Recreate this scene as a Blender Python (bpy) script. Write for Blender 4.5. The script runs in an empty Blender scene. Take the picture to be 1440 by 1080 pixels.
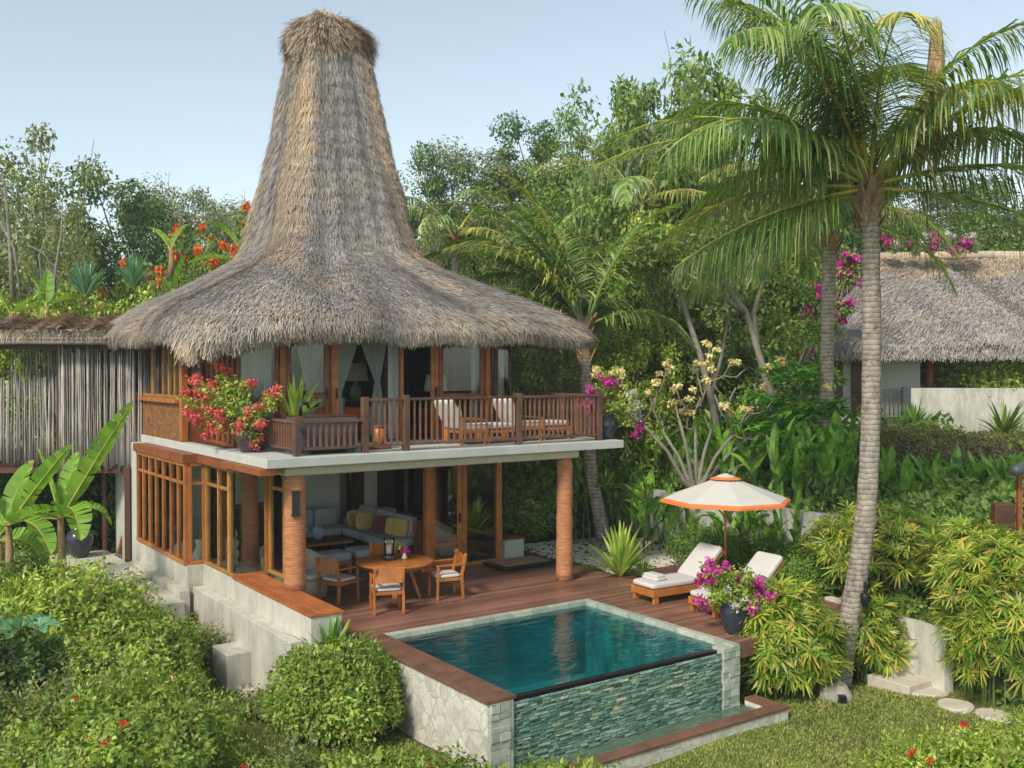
import bpy, math, random
import numpy as np
from mathutils import Vector, Matrix, Euler
PI = math.pi
sc = bpy.context.scene
col = sc.collection
# ------------------------------------------------------------------ frame
F_PX, HC, PITCH = 1393.0, 4.5, math.atan(20/1393)
A = math.radians(35.1)                       # the villa is turned this much
OX, OY = -4.1897, 16.8941                    # near left corner of its balcony slab
def _ray(px, py):
    x = (px-720)/F_PX; z = -(py-540)/F_PX
    c, s = math.cos(PITCH), -math.sin(PITCH)
    return x, c - z*s, s + z*c
def at(px, py, z):
    r = _ray(px, py); t = (z-HC)/r[2]; return Vector((r[0]*t, r[1]*t, z))
def atY(px, py, Y):
    r = _ray(px, py); t = Y/r[1]; return Vector((r[0]*t, Y, HC+r[2]*t))
def HW(u, v, z=0):
    return Vector((OX+u*math.cos(A)-v*math.sin(A), OY+u*math.sin(A)+v*math.cos(A), z))
def UV(x, y):
    dx, dy = x-OX, y-OY
    return dx*math.cos(A)+dy*math.sin(A), -dx*math.sin(A)+dy*math.cos(A)
def uAt(px, v):
    k = (px-720)/F_PX; c, s = math.cos(A), math.sin(A)
    return (k*(OY+v*c)-(OX-v*s))/(c-k*s)
# ------------------------------------------------------------------ objects
def tag(o, label=None, cat=None, group=None, kind=None):
    if label: o['label'] = label
    if cat: o['category'] = cat
    if group: o['group'] = group
    if kind: o['kind'] = kind
    return o
def empty(name, loc, rz=0, label=None, cat=None, group=None):
    o = bpy.data.objects.new(name, None); col.objects.link(o)
    o.location = loc; o.rotation_euler = (0, 0, rz); o.empty_display_size = .1
    return tag(o, label, cat, group)
def hthing(name, label, cat, u, v, z=0, rot=0, group=None):
    return empty(name, HW(u, v, z), A+rot, label, cat, group)
def mesh_np(name, V, Fq, mat, parent=None, smooth=False, loc=None):
    """V (N,3) array, Fq (M,k) array of equal sized faces"""
    V = np.asarray(V, dtype=np.float32); Fq = np.asarray(Fq, dtype=np.int32)
    me = bpy.data.meshes.new(name)
    k = Fq.shape[1]
    me.vertices.add(len(V)); me.vertices.foreach_set('co', V.ravel())
    me.loops.add(Fq.size); me.loops.foreach_set('vertex_index', Fq.ravel())
    me.polygons.add(len(Fq)); me.polygons.foreach_set('loop_start', np.arange(0, Fq.size, k, dtype=np.int32))
    if smooth: me.polygons.foreach_set('use_smooth', np.ones(len(Fq), dtype=bool))
    me.update(calc_edges=True)
    me.materials.append(mat)
    o = bpy.data.objects.new(name, me); col.objects.link(o)
    if parent: o.parent = parent
    if loc is not None: o.location = loc
    return o
def kids(o): return [c for c in bpy.data.objects if c.parent == o]
_ch = {}
def copy_tree(o, loc=None, rz=None, scale=None, label=None, parent=None, children=None):
    c = o.copy(); col.objects.link(c)
    if parent: c.parent = parent
    if loc is not None: c.location = loc
    if rz is not None: c.rotation_euler = (0, 0, rz)
    if scale is not None: c.scale = (scale, scale, scale) if not hasattr(scale, '__len__') else scale
    if label: c['label'] = label
    for ch in kids(o): copy_tree(ch, parent=c)
    return c
class MB:
    def __init__(s): s.v = []; s.f = []; s.sm = []
    def add(s, vs, fs, sm=False):
        n = len(s.v); s.v += [tuple(v) for v in vs]; s.f += [tuple(i+n for i in f) for f in fs]; s.sm += [sm]*len(fs); return s
    def box(s, x0, x1, y0, y1, z0, z1, M=None):
        vs = [Vector((x, y, z)) for z in (z0, z1) for x, y in ((x0, y0), (x1, y0), (x1, y1), (x0, y1))]
        if M is not None: vs = [M @ v for v in vs]
        return s.add(vs, [(3, 2, 1, 0), (4, 5, 6, 7), (0, 1, 5, 4), (1, 2, 6, 5), (2, 3, 7, 6), (3, 0, 4, 7)])
    def bar(s, a, b, w, h=None, up=(0, 0, 1), w2=None, h2=None):
        """square bar from a to b"""
        a, b = Vector(a), Vector(b); h = h or w; w2 = w2 or w; h2 = h2 or h
        d = (b-a).normalized(); upv = Vector(up)
        if abs(d.dot(upv)) > .98: upv = Vector((0, 1, 0)) if abs(d.y) < .9 else Vector((1, 0, 0))
        x = d.cross(upv).normalized(); y = x.cross(d)
        vs = []
        for p, ww, hh in ((a, w, h), (b, w2, h2)):
            for i, j in ((-1, -1), (1, -1), (1, 1), (-1, 1)): vs.append(p+x*i*ww/2+y*j*hh/2)
        return s.add(vs, [(3, 2, 1, 0), (4, 5, 6, 7), (0, 1, 5, 4), (1, 2, 6, 5), (2, 3, 7, 6), (3, 0, 4, 7)])
    def tube(s, pts, rad, n=8, cap=True):
        pts = [Vector(p) for p in pts]
        if not hasattr(rad, '__len__'): rad = [rad]*len(pts)
        vs = []; fs = []
        ref = Vector((0.13, .98, .11)).normalized()
        for i, p in enumerate(pts):
            d = (pts[min(i+1, len(pts)-1)]-pts[max(i-1, 0)])
            d = d.normalized() if d.length > 1e-9 else Vector((0, 0, 1))
            r_ = ref if abs(d.dot(ref)) < .95 else Vector((1, 0, 0))
            x = d.cross(r_).normalized(); y = d.cross(x)
            for k in range(n):
                a = 2*PI*k/n; vs.append(p+(x*math.cos(a)+y*math.sin(a))*rad[i])
        for i in range(len(pts)-1):
            for k in range(n):
                k2 = (k+1) % n; fs.append((i*n+k, i*n+k2, (i+1)*n+k2, (i+1)*n+k))
        if cap: fs.append(tuple(range(n))[::-1]); fs.append(tuple((len(pts)-1)*n+k for k in range(n)))
        return s.add(vs, fs, True)
    def lathe(s, prof, n=20, c=(0, 0, 0), sx=1, sy=1):
        c = Vector(c); vs = []; fs = []
        for r, z in prof:
            for k in range(n):
                a = 2*PI*k/n; vs.append(c+Vector((r*math.cos(a)*sx, r*math.sin(a)*sy, z)))
        for i in range(len(prof)-1):
            for k in range(n):
                k2 = (k+1) % n; fs.append((i*n+k, i*n+k2, (i+1)*n+k2, (i+1)*n+k))
        fs.append(tuple(range(n))[::-1]); fs.append(tuple((len(prof)-1)*n+k for k in range(n)))
        return s.add(vs, fs, True)
    def cushion(s, x0, x1, y0, y1, z0, z1, M=None, e=.3, nx=10, ny=10):
        """soft pillow-like box"""
        vs = []; fs = []; cx, cy, cz = (x0+x1)/2, (y0+y1)/2, (z0+z1)/2
        hx, hy, hz = (x1-x0)/2, (y1-y0)/2, (z1-z0)/2
        n1, n2 = 28, 12
        def sp(a, p): return math.copysign(abs(a)**p, a)
        for j in range(n2+1):
            ph = -PI/2+PI*j/n2
            for i in range(n1):
                th = 2*PI*i/n1
                v = Vector((cx+hx*sp(math.cos(ph), e)*sp(math.cos(th), e), cy+hy*sp(math.cos(ph), e)*sp(math.sin(th), e), cz+hz*sp(math.sin(ph), .55)))
                vs.append(M @ v if M is not None else v)
        for j in range(n2):
            for i in range(n1):
                i2 = (i+1) % n1; fs.append((j*n1+i, j*n1+i2, (j+1)*n1+i2, (j+1)*n1+i))
        return s.add(vs, fs, True)
    def build(s, name, mat, parent=None, bevel=0, loc=None):
        me = bpy.data.meshes.new(name); me.from_pydata([tuple(v) for v in s.v], [], s.f)
        me.polygons.foreach_set('use_smooth', s.sm); me.update(); me.materials.append(mat)
        o = bpy.data.objects.new(name, me); col.objects.link(o)
        if parent: o.parent = parent
        if loc is not None: o.location = loc
        if bevel:
            b = o.modifiers.new('b', 'BEVEL'); b.width = bevel; b.segments = 2; b.limit_method = 'ANGLE'
        return o
# ------------------------------------------------------------------ materials
def newmat(name):
    m = bpy.data.materials.new(name); m.use_nodes = True; nt = m.node_tree; nt.nodes.clear()
    out = nt.nodes.new('ShaderNodeOutputMaterial'); return m, nt, out
def N(nt, t, **kw):
    n = nt.nodes.new(t)
    for k, v in kw.items():
        if k.startswith('i_'): n.inputs[k[2:].replace('_', ' ')].default_value = v
        else: setattr(n, k, v)
    return n
def ramp(nt, fac, stops, interp='LINEAR'):
    r = nt.nodes.new('ShaderNodeValToRGB'); r.color_ramp.interpolation = interp
    e = r.color_ramp.elements
    while len(e) < len(stops): e.new(.5)
    for el, (p, c) in zip(e, stops):
        el.position = p; el.color = (c[0], c[1], c[2], 1)
    nt.links.new(fac, r.inputs[0]); return r.outputs[0]
def coords(nt, scale=(1, 1, 1), which='Object', rot=(0, 0, 0)):
    t = nt.nodes.new('ShaderNodeTexCoord'); m = nt.nodes.new('ShaderNodeMapping')
    m.inputs['Scale'].default_value = scale; m.inputs['Rotation'].default_value = rot
    nt.links.new(t.outputs[which], m.inputs[0]); return m.outputs[0]
def noise(nt, vec, scale, detail=4, rough=.55, dist=0):
    n = nt.nodes.new('ShaderNodeTexNoise'); n.inputs['Scale'].default_value = scale
    n.inputs['Detail'].default_value = detail; n.inputs['Roughness'].default_value = rough; n.inputs['Distortion'].default_value = dist
    nt.links.new(vec, n.inputs['Vector']); return n.outputs['Fac']
def mixc(nt, fac, a, b, mode='MIX'):
    m = nt.nodes.new('ShaderNodeMix'); m.data_type = 'RGBA'; m.blend_type = mode
    for i, x in ((0, fac), (6, a), (7, b)):
        if hasattr(x, 'links') or hasattr(x, 'is_linked'): nt.links.new(x, m.inputs[i])
        else: m.inputs[i].default_value = x if i == 0 else (*x[:3], 1)
    return m.outputs[2]
def bump(nt, h, strength=.4, dist=.02):
    b = nt.nodes.new('ShaderNodeBump'); b.inputs['Strength'].default_value = strength; b.inputs['Distance'].default_value = dist
    nt.links.new(h, b.inputs['Height']); return b.outputs[0]
def princ(nt, out, colr, rough=.6, spec=.4, normal=None, metal=0):
    p = nt.nodes.new('ShaderNodeBsdfPrincipled')
    if hasattr(colr, 'is_linked'): nt.links.new(colr, p.inputs['Base Color'])
    else: p.inputs['Base Color'].default_value = (*colr[:3], 1)
    if hasattr(rough, 'is_linked'): nt.links.new(rough, p.inputs['Roughness'])
    else: p.inputs['Roughness'].default_value = rough
    p.inputs['Specular IOR Level'].default_value = spec; p.inputs['Metallic'].default_value = metal
    if normal is not None: nt.links.new(normal, p.inputs['Normal'])
    nt.links.new(p.outputs[0], out.inputs[0]); return p
def sc3(c, k): return tuple(x*k for x in c)
def wood(name, c, rough=.45, dirt=.35, scale=(1, 1, 1), spec=.4):
    m, nt, out = newmat(name)
    v = coords(nt, scale)
    n1 = noise(nt, v, 3, 5, .6, .6); v2 = coords(nt, (14, 14, 1.6)); n2 = noise(nt, v2, 5, 5, .65)
    c1 = ramp(nt, n2, [(.25, sc3(c, .55)), (.5, c), (.8, sc3(c, 1.3))])
    c2 = ramp(nt, n1, [(.3, (1-dirt,)*3), (.65, (1.1, 1.05, 1))])
    g = N(nt, 'ShaderNodeNewGeometry'); rr = ramp(nt, g.outputs['Random Per Island'], [(0, (.8,)*3), (1, (1.15,)*3)])
    cc = mixc(nt, 1, mixc(nt, 1, c1, c2, 'MULTIPLY'), rr, 'MULTIPLY')
    princ(nt, out, cc, rough, spec, bump(nt, n2, .25, .01)); return m
def plain(name, c, rough=.6, spec=.3, var=.2, scale=6, bmp=.15, bd=.01, metal=0, streak=0):
    m, nt, out = newmat(name); v = coords(nt)
    n = noise(nt, v, scale, 6, .65)
    cc = ramp(nt, n, [(.25, sc3(c, 1-var)), (.55, c), (.8, sc3(c, 1+var*.6))])
    if streak:
        st = noise(nt, coords(nt, (2, 2, .45)), 2.0, 7, .75); cc = mixc(nt, 1, cc, ramp(nt, st, [(.36, (1-streak, 1-streak*.95, 1-streak*.95)), (.56, (1, 1, 1))]), 'MULTIPLY')
    princ(nt, out, cc, rough, spec, bump(nt, n, bmp, bd), metal); return m
def leafmat(name, stops, trans=.3, rough=.45, spec=.35, big=.36, tint=(1.35, 1.3, .5), k=1.62):
    if not name.endswith('flower'): stops = [(q[0]*k*1.0, q[1]*k*.98, q[2]*k*.95) for q in stops]
    m, nt, out = newmat(name)
    g = N(nt, 'ShaderNodeNewGeometry')
    n_ = len(stops); cc = ramp(nt, g.outputs['Random Per Island'], [(i/(n_-1), s) for i, s in enumerate(stops)])
    v = coords(nt); nz = noise(nt, v, 1.3, 5)
    mul = ramp(nt, nz, [(.3, (1-big, 1-big*.9, 1-big*1.1)), (.7, (1+big*.8, 1+big*.7, 1+big*.4))])
    cc = mixc(nt, 1, cc, mul, 'MULTIPLY')
    p = princ(nt, out, cc, rough, spec)
    t = N(nt, 'ShaderNodeBsdfTranslucent'); tc = mixc(nt, 1, cc, tint, 'MULTIPLY'); nt.links.new(tc, t.inputs[0])
    mx = N(nt, 'ShaderNodeMixShader'); mx.inputs[0].default_value = trans
    nt.links.new(p.outputs[0], mx.inputs[1]); nt.links.new(t.outputs[0], mx.inputs[2]); nt.links.new(mx.outputs[0], out.inputs[0])
    return m
def thatchmat(name, stops):
    m, nt, out = newmat(name)
    g = N(nt, 'ShaderNodeNewGeometry')
    n_ = len(stops); cc = ramp(nt, g.outputs['Random Per Island'], [(i/(n_-1), s) for i, s in enumerate(stops)])
    v = coords(nt); n1 = noise(nt, v, .8, 5, .65); n2 = noise(nt, v, 6, 4)
    cc = mixc(nt, 1, cc, ramp(nt, n1, [(.3, (.72, .72, .75)), (.5, (1, 1, 1)), (.72, (1.25, 1.17, 1.05))]), 'MULTIPLY')
    cc = mixc(nt, 1, cc, ramp(nt, n2, [(.3, (.8, .8, .8)), (.7, (1.1, 1.1, 1.1))]), 'MULTIPLY')
    princ(nt, out, cc, .85, .15); return m
M = {}
M['teak'] = wood('teak', (.47, .17, .040), .38)
M['teak_red'] = wood('teak_red', (.27, .085, .03), .42)
M['teak_dark'] = wood('teak_dark', (.10, .042, .025), .5)
M['ochre'] = wood('ochre_wood', (.40, .20, .05), .45)
M['rail'] = wood('rail_wood', (.15, .075, .052), .65, .5)
M['rail_light'] = wood('baluster_wood', (.23, .105, .065), .65, .4)
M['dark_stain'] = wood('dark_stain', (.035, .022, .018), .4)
M['coping'] = wood('coping_wood', (.21, .105, .066), .5, .4)
M['ledge'] = wood('ledge_wood', (.42, .135, .042), .4)
M['concrete'] = plain('concrete', (.55, .515, .43), .75, .2, .22, 2.2, .1, streak=.24)
M['slabc'] = plain('pale_concrete', (.50, .50, .45), .7, .25, .14, 1.6, .06, streak=.08)
M['soffit'] = plain('soffit', (.52, .48, .35), .8, .2, .12, 2)
M['plaster'] = plain('plaster', (.70, .68, .63), .85, .15, .12, 3)
M['whitewall'] = plain('garden_wall_plaster', (.62, .585, .50), .85, .15, .22, 2.5, .4, .03, streak=.35)
M['white'] = plain('white_fabric', (.56, .53, .49), .9, .1, .08, 9)
M['grey_fab'] = plain('grey_fabric', (.42, .43, .45), .9, .1, .12, 9)
M['yellow_fab'] = plain('yellow_fabric', (.55, .42, .13), .9, .1, .15, 9)
M['pattern'] = plain('patterned_fabric', (.25, .07, .09), .9, .1, .9, 22)
M['blue_fab'] = plain('pale_blue_sheet', (.42, .52, .66), .85, .1, .15, 4)
M['orange_fab'] = plain('orange_runner', (.62, .12, .02), .85, .1, .1, 6)
M['canvas'] = plain('parasol_canvas', (.56, .535, .48), .85, .1, .07, 3)
M['canvas_or'] = plain('parasol_border', (.72, .20, .06), .85, .1, .07, 3)
M['shade'] = plain('lamp_shade', (.55, .50, .42), .9, .1, .05, 5)
M['black'] = plain('black_metal', (.012, .012, .014), .35, .5, .2, 8)
M['tub'] = plain('tub_stone', (.075, .08, .088), .45, .4, .3, 6)
M['pot'] = plain('dark_glaze', (.030, .032, .050), .22, .55, .5, 5)
M['pot_brown'] = plain('brown_glaze', (.075, .055, .055), .3, .5, .5, 5)
M['rattan'] = plain('rattan', (.50, .43, .32), .8, .2, .5, 45, .5)
M['mat'] = plain('door_mat', (.33, .24, .16), .95, .1, .3, 40)
M['straw_hat'] = plain('straw', (.5, .36, .15), .8)
M['rock'] = plain('rock', (.36, .33, .27), .9, .15, .4, 7, .8, .04)
M['stone_pale'] = plain('stepping_stone', (.56, .50, .40), .9, .15, .2, 4, .5, .02)
M['pebble'] = plain('pebble', (.60, .56, .47), .85, .2, .35, 3)
M['bark'] = plain('bark', (.22, .18, .14), .9, .1, .5, 9, .8, .03)
M['bark_fr'] = plain('frangipani_bark', (.27, .235, .19), .9, .1, .5, 16, .7, .02)
M['bark_pale'] = plain('pale_bark', (.28, .25, .21), .9, .1, .45, 9, .6, .03)
M['branch'] = plain('branch', (.30, .25, .19), .9, .1, .4, 14, .5)
M['fringe_brown'] = plain('fibre', (.30, .20, .11), .9, .1, .5, 12, .6)
M['stem_green'] = plain('green_stem', (.13, .20, .05), .5, .4, .3, 6)
M['stem_yel'] = plain('yellow_stem', (.42, .36, .06), .5, .4, .3, 6)
M['stick'] = plain('weathered_stick', (.27, .235, .205), .9, .1, .45, 7, .6)
M['sconce'] = M['black']
M['book'] = plain('book_cover', (.05, .16, .25), .6, .3, .8, 14)
M['candle'] = plain('candle', (.75, .72, .6), .6)
def stickmat():
    m, nt, out = newmat('weathered_sticks')
    g = N(nt, 'ShaderNodeNewGeometry')
    c = ramp(nt, g.outputs['Random Per Island'], [(0, (.15, .125, .12)), (.3, (.28, .245, .23)), (.7, (.42, .375, .34)), (1, (.58, .52, .46))])
    n = noise(nt, coords(nt, (1, 1, .25)), 9, 5)
    c = mixc(nt, 1, c, ramp(nt, n, [(.3, (.6,)*3), (.7, (1.2,)*3)]), 'MULTIPLY')
    princ(nt, out, c, .9, .1, bump(nt, n, .5, .02)); return m
M['sticks'] = stickmat()
def ropemat(name, c):
    m, nt, out = newmat(name)
    v = coords(nt); w = N(nt, 'ShaderNodeTexWave', wave_type='BANDS', bands_direction='Z'); w.inputs['Scale'].default_value = 11
    w.inputs['Distortion'].default_value = 1.3; w.inputs['Detail'].default_value = 3; w.inputs['Detail Scale'].default_value = 2
    nt.links.new(v, w.inputs[0]); n = noise(nt, coords(nt, (1, 1, 6)), 5, 5)
    cc = mixc(nt, 1, ramp(nt, w.outputs['Fac'], [(0, sc3(c, .72)), (.4, c), (1, sc3(c, 1.15))]), ramp(nt, n, [(.3, (.65,)*3), (.7, (1.2,)*3)]), 'MULTIPLY')
    princ(nt, out, cc, .8, .2, bump(nt, w.outputs['Fac'], .35, .012)); return m
M['rope'] = ropemat('rope_wrap', (.47, .205, .095))
def deckmat():
    m, nt, out = newmat('deck_boards')
    t = N(nt, 'ShaderNodeTexCoord'); s = N(nt, 'ShaderNodeSeparateXYZ'); nt.links.new(t.outputs['Object'], s.inputs[0])
    d = N(nt, 'ShaderNodeMath', operation='MULTIPLY'); d.inputs[1].default_value = 1/.095; nt.links.new(s.outputs['Y'], d.inputs[0])
    fl = N(nt, 'ShaderNodeMath', operation='FLOOR'); nt.links.new(d.outputs[0], fl.inputs[0])
    fr = N(nt, 'ShaderNodeMath', operation='FRACT'); nt.links.new(d.outputs[0], fr.inputs[0])
    wn = N(nt, 'ShaderNodeTexWhiteNoise', noise_dimensions='1D'); nt.links.new(fl.outputs[0], wn.inputs['W'])
    n2 = noise(nt, coords(nt, (.7, 9, 1)), 4, 5, .7); n1 = noise(nt, coords(nt), .7, 4)
    c = mixc(nt, 1, ramp(nt, wn.outputs['Value'], [(0, (.18, .085, .058)), (.5, (.25, .12, .08)), (1, (.33, .17, .115))]), ramp(nt, n2, [(.3, (.65,)*3), (.7, (1.25,)*3)]), 'MULTIPLY')
    c = mixc(nt, 1, c, ramp(nt, n1, [(.35, (.8, .8, .82)), (.7, (1.15, 1.12, 1.1))]), 'MULTIPLY')
    gap = ramp(nt, fr.outputs[0], [(0, (.15,)*3), (.07, (1,)*3), (.93, (1,)*3), (1, (.15,)*3)])
    c = mixc(nt, 1, c, gap, 'MULTIPLY')
    princ(nt, out, c, ramp(nt, n1, [(.3, (.32,)*3), (.7, (.55,)*3)]), .45, bump(nt, gap, .5, .01)); return m
M['deck'] = deckmat()
def stonewall(name, cols, scale=5, vec=(1, 1, 1), joint=(.30, .27, .22), rough=.8, jw=.05, bs=.8):
    m, nt, out = newmat(name); v = coords(nt, vec)
    dn = noise(nt, v, 3, 3); vv = N(nt, 'ShaderNodeVectorMath', operation='MULTIPLY_ADD')
    vo = N(nt, 'ShaderNodeTexVoronoi'); vo.inputs['Scale'].default_value = scale; nt.links.new(v, vo.inputs['Vector'])
    ve = N(nt, 'ShaderNodeTexVoronoi', feature='DISTANCE_TO_EDGE'); ve.inputs['Scale'].default_value = scale; nt.links.new(v, ve.inputs['Vector'])
    sx = N(nt, 'ShaderNodeSeparateColor'); nt.links.new(vo.outputs['Color'], sx.inputs[0])
    c = ramp(nt, sx.outputs[0], [(i/(len(cols)-1), x) for i, x in enumerate(cols)])
    n = noise(nt, v, 9, 6, .7)
    c = mixc(nt, 1, c, ramp(nt, n, [(.25, (.7,)*3), (.7, (1.15,)*3)]), 'MULTIPLY')
    e = ramp(nt, ve.outputs['Distance'], [(0, (0,)*3), (jw, (1,)*3)])
    c = mixc(nt, e, joint, c)
    h = mixc(nt, .6, e, n)
    princ(nt, out, c, rough, .3, bump(nt, h, bs, .03)); return m
M['crazy'] = stonewall('pale_crazy_stone', [(.50, .47, .39), (.60, .56, .47), (.66, .62, .53), (.54, .52, .45)], 4.5, joint=(.42, .39, .32), jw=.03, bs=.5)
M['floor_stone'] = stonewall('interior_stone', [(.10, .085, .065), (.30, .27, .22), (.16, .14, .11)], 1.2, joint=(.05, .04, .03), jw=.03, bs=.2, rough=.4)
M['slate'] = None
def slate():
    m, nt, out = newmat('green_slate')
    g = N(nt, 'ShaderNodeNewGeometry')
    c = ramp(nt, g.outputs['Random Per Island'], [(0, (.06, .15, .11)), (.35, (.12, .23, .165)), (.6, (.18, .29, .205)), (.85, (.25, .35, .235)), (.93, (.40, .41, .25)), (1, (.10, .19, .16))])
    n = noise(nt, coords(nt), 7, 5, .7)
    c = mixc(nt, 1, c, ramp(nt, n, [(.3, (.65,)*3), (.7, (1.2,)*3)]), 'MULTIPLY')
    princ(nt, out, c, ramp(nt, n, [(.3, (.12,)*3), (.7, (.4,)*3)]), .6, bump(nt, n, .7, .02)); return m
M['slate'] = slate()
def slate2():
    m, nt, out = newmat('pale_green_stone')
    g = N(nt, 'ShaderNodeNewGeometry')
    c = ramp(nt, g.outputs['Random Per Island'], [(0, (.27, .32, .26)), (.5, (.38, .42, .34)), (1, (.50, .49, .38))])
    n = noise(nt, coords(nt), 6, 5, .7)
    c = mixc(nt, 1, c, ramp(nt, n, [(.3, (.7,)*3), (.7, (1.15,)*3)]), 'MULTIPLY')
    princ(nt, out, c, .6, .4, bump(nt, n, .6, .02)); return m
M['pale_slate'] = slate2()
def pooltile():
    m, nt, out = newmat('pool_tile')
    v = coords(nt); b = N(nt, 'ShaderNodeTexBrick'); b.inputs['Scale'].default_value = 4; b.inputs['Mortar Size'].default_value = .012
    b.inputs['Color1'].default_value = (.02, .42, .45, 1); b.inputs['Color2'].default_value = (.035, .50, .50, 1); b.inputs['Mortar'].default_value = (.02, .25, .28, 1)
    nt.links.new(v, b.inputs['Vector'])
    n = noise(nt, coords(nt, (.5, 3, 1)), 1.6, 4)
    c = mixc(nt, 1, b.outputs['Color'], ramp(nt, n, [(.3, (.55,)*3), (.7, (1.35,)*3)]), 'MULTIPLY')
    c = mixc(nt, 1, (.02, .40, .43), ramp(nt, n, [(.3, (.45,)*3), (.7, (1.3,)*3)]), 'MULTIPLY')
    princ(nt, out, c, .6, .3); return m
M['pooltile'] = pooltile()
def glass(name, tint=(.82, .87, .85), ior=1.5, rough=0, bmp=None, refl=1):
    m, nt, out = newmat(name)
    fr = N(nt, 'ShaderNodeFresnel'); fr.inputs[0].default_value = ior
    t = N(nt, 'ShaderNodeBsdfTransparent'); t.inputs[0].default_value = (*tint, 1)
    gl = N(nt, 'ShaderNodeBsdfGlossy'); gl.inputs['Roughness'].default_value = rough; gl.inputs[0].default_value = (refl, refl, refl, 1)
    if bmp:
        n1 = noise(nt, coords(nt, (1.1, 2.2, 1)), bmp[0], 3, .5, .4); b = bump(nt, n1, bmp[1], bmp[2])
        nt.links.new(b, gl.inputs['Normal']); nt.links.new(b, fr.inputs['Normal'])
    mx = N(nt, 'ShaderNodeMixShader'); nt.links.new(fr.outputs[0], mx.inputs[0]); nt.links.new(t.outputs[0], mx.inputs[1]); nt.links.new(gl.outputs[0], mx.inputs[2])
    nt.links.new(mx.outputs[0], out.inputs[0]); return m
M['glass'] = glass('window_glass', (.93, .96, .95), 1.5)
M['water'] = glass('pool_water', (.30, .80, .80), 1.33, .03, (2.4, .35, .06))
M['shallow'] = glass('shallow_water', (.72, .86, .80), 1.33, .03, (3, .35, .04))
def sheer():
    m, nt, out = newmat('sheer_curtain')
    w = N(nt, 'ShaderNodeTexWave', wave_type='BANDS', bands_direction='X'); w.inputs['Scale'].default_value = 5; w.inputs['Distortion'].default_value = 1
    nt.links.new(coords(nt), w.inputs[0])
    d = N(nt, 'ShaderNodeBsdfDiffuse'); nt.links.new(ramp(nt, w.outputs['Fac'], [(0, (.66, .74, .72)), (1, (.88, .92, .89))]), d.inputs[0])
    t = N(nt, 'ShaderNodeBsdfTranslucent'); t.inputs[0].default_value = (.9, .95, .92, 1)
    m1 = N(nt, 'ShaderNodeMixShader'); m1.inputs[0].default_value = .35; nt.links.new(d.outputs[0], m1.inputs[1]); nt.links.new(t.outputs[0], m1.inputs[2])
    tr = N(nt, 'ShaderNodeBsdfTransparent'); m2 = N(nt, 'ShaderNodeMixShader'); m2.inputs[0].default_value = .08
    nt.links.new(m1.outputs[0], m2.inputs[1]); nt.links.new(tr.outputs[0], m2.inputs[2]); nt.links.new(m2.outputs[0], out.inputs[0]); return m
M['sheer'] = sheer()
M['carved'] = plain('carved_panel', (.27, .12, .04), .6, .3, .85, 11, 1, .05)
THG = [(.25, .225, .20), (.33, .30, .27), (.40, .365, .33), (.50, .455, .41), (.36, .305, .25)]
THT = [(.34, .26, .185), (.43, .335, .245), (.52, .415, .31), (.60, .485, .37), (.43, .30, .20)]
M['thatch'] = thatchmat('grey_thatch', THG)
M['thatch_tan'] = thatchmat('tan_thatch', THT)
M['thatch_under'] = plain('thatch_underlayer', (.15, .125, .10), .95, .1, .4, 9, .8, .03)
G = lambda *s: list(s)
M['lf_hedge'] = leafmat('hedge_leaf', G((.06, .12, .018), (.115, .19, .028), (.175, .26, .04), (.27, .33, .065), (.10, .15, .03)), .3)
M['lf_hedge2'] = leafmat('lime_leaf', G((.09, .18, .02), (.18, .28, .03), (.28, .36, .06), (.36, .38, .10), (.12, .2, .03)), .3)
M['lf_dark'] = leafmat('dark_leaf', G((.03, .065, .02), (.05, .10, .028), (.08, .145, .035), (.12, .19, .05)), .25)
M['lf_mid'] = leafmat('mid_leaf', G((.05, .10, .02), (.085, .155, .03), (.13, .21, .04), (.20, .27, .065), (.09, .13, .04)), .3)
M['lf_olive'] = leafmat('olive_leaf', G((.07, .10, .03), (.10, .14, .045), (.15, .19, .055), (.21, .23, .08), (.09, .11, .045)), .3)
M['lf_grey'] = leafmat('grey_leaf', G((.10, .13, .08), (.16, .19, .12), (.22, .25, .15), (.12, .13, .07)), .25)
M['lf_brown'] = leafmat('dry_hedge_leaf', G((.06, .065, .02), (.11, .11, .03), (.17, .155, .05), (.10, .13, .03)), .25)
M['lf_rhapis'] = leafmat('fan_leaf', G((.045, .11, .012), (.08, .17, .015), (.13, .22, .02), (.18, .24, .03), (.27, .28, .05), (.40, .32, .08), (.08, .15, .02)), .3, .38)
M['lf_palm'] = leafmat('palm_leaflet', G((.035, .09, .02), (.07, .15, .03), (.12, .21, .045), (.20, .27, .08), (.33, .33, .17)), .3, .35, .5)
M['lf_palm_y'] = leafmat('palm_leaflet_yellow', G((.08, .13, .03), (.17, .22, .05), (.30, .30, .07), (.42, .36, .12)), .3, .35, .5)
M['lf_dead'] = leafmat('dead_frond', G((.15, .10, .06), (.25, .17, .10), (.32, .23, .14)), .1, .8, .1)
M['lf_banana'] = leafmat('banana_leaf', G((.09, .21, .025), (.13, .26, .03), (.19, .32, .045)), .4, .5, .35, .35)
M['lf_heli'] = leafmat('paddle_leaf', G((.04, .12, .02), (.08, .19, .025), (.14, .27, .035), (.22, .34, .05)), .3, .35, .5)
M['lf_spiky'] = leafmat('strap_leaf', G((.16, .28, .04), (.28, .40, .07), (.42, .48, .14)), .3)
M['lf_frangi'] = leafmat('frangipani_leaf', G((.05, .17, .025), (.09, .26, .035), (.16, .36, .05)), .3, .4, .4)
M['lf_blue'] = leafmat('bluish_leaf', G((.04, .12, .07), (.08, .20, .12), (.14, .27, .15)), .25, .4, .4)
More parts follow.
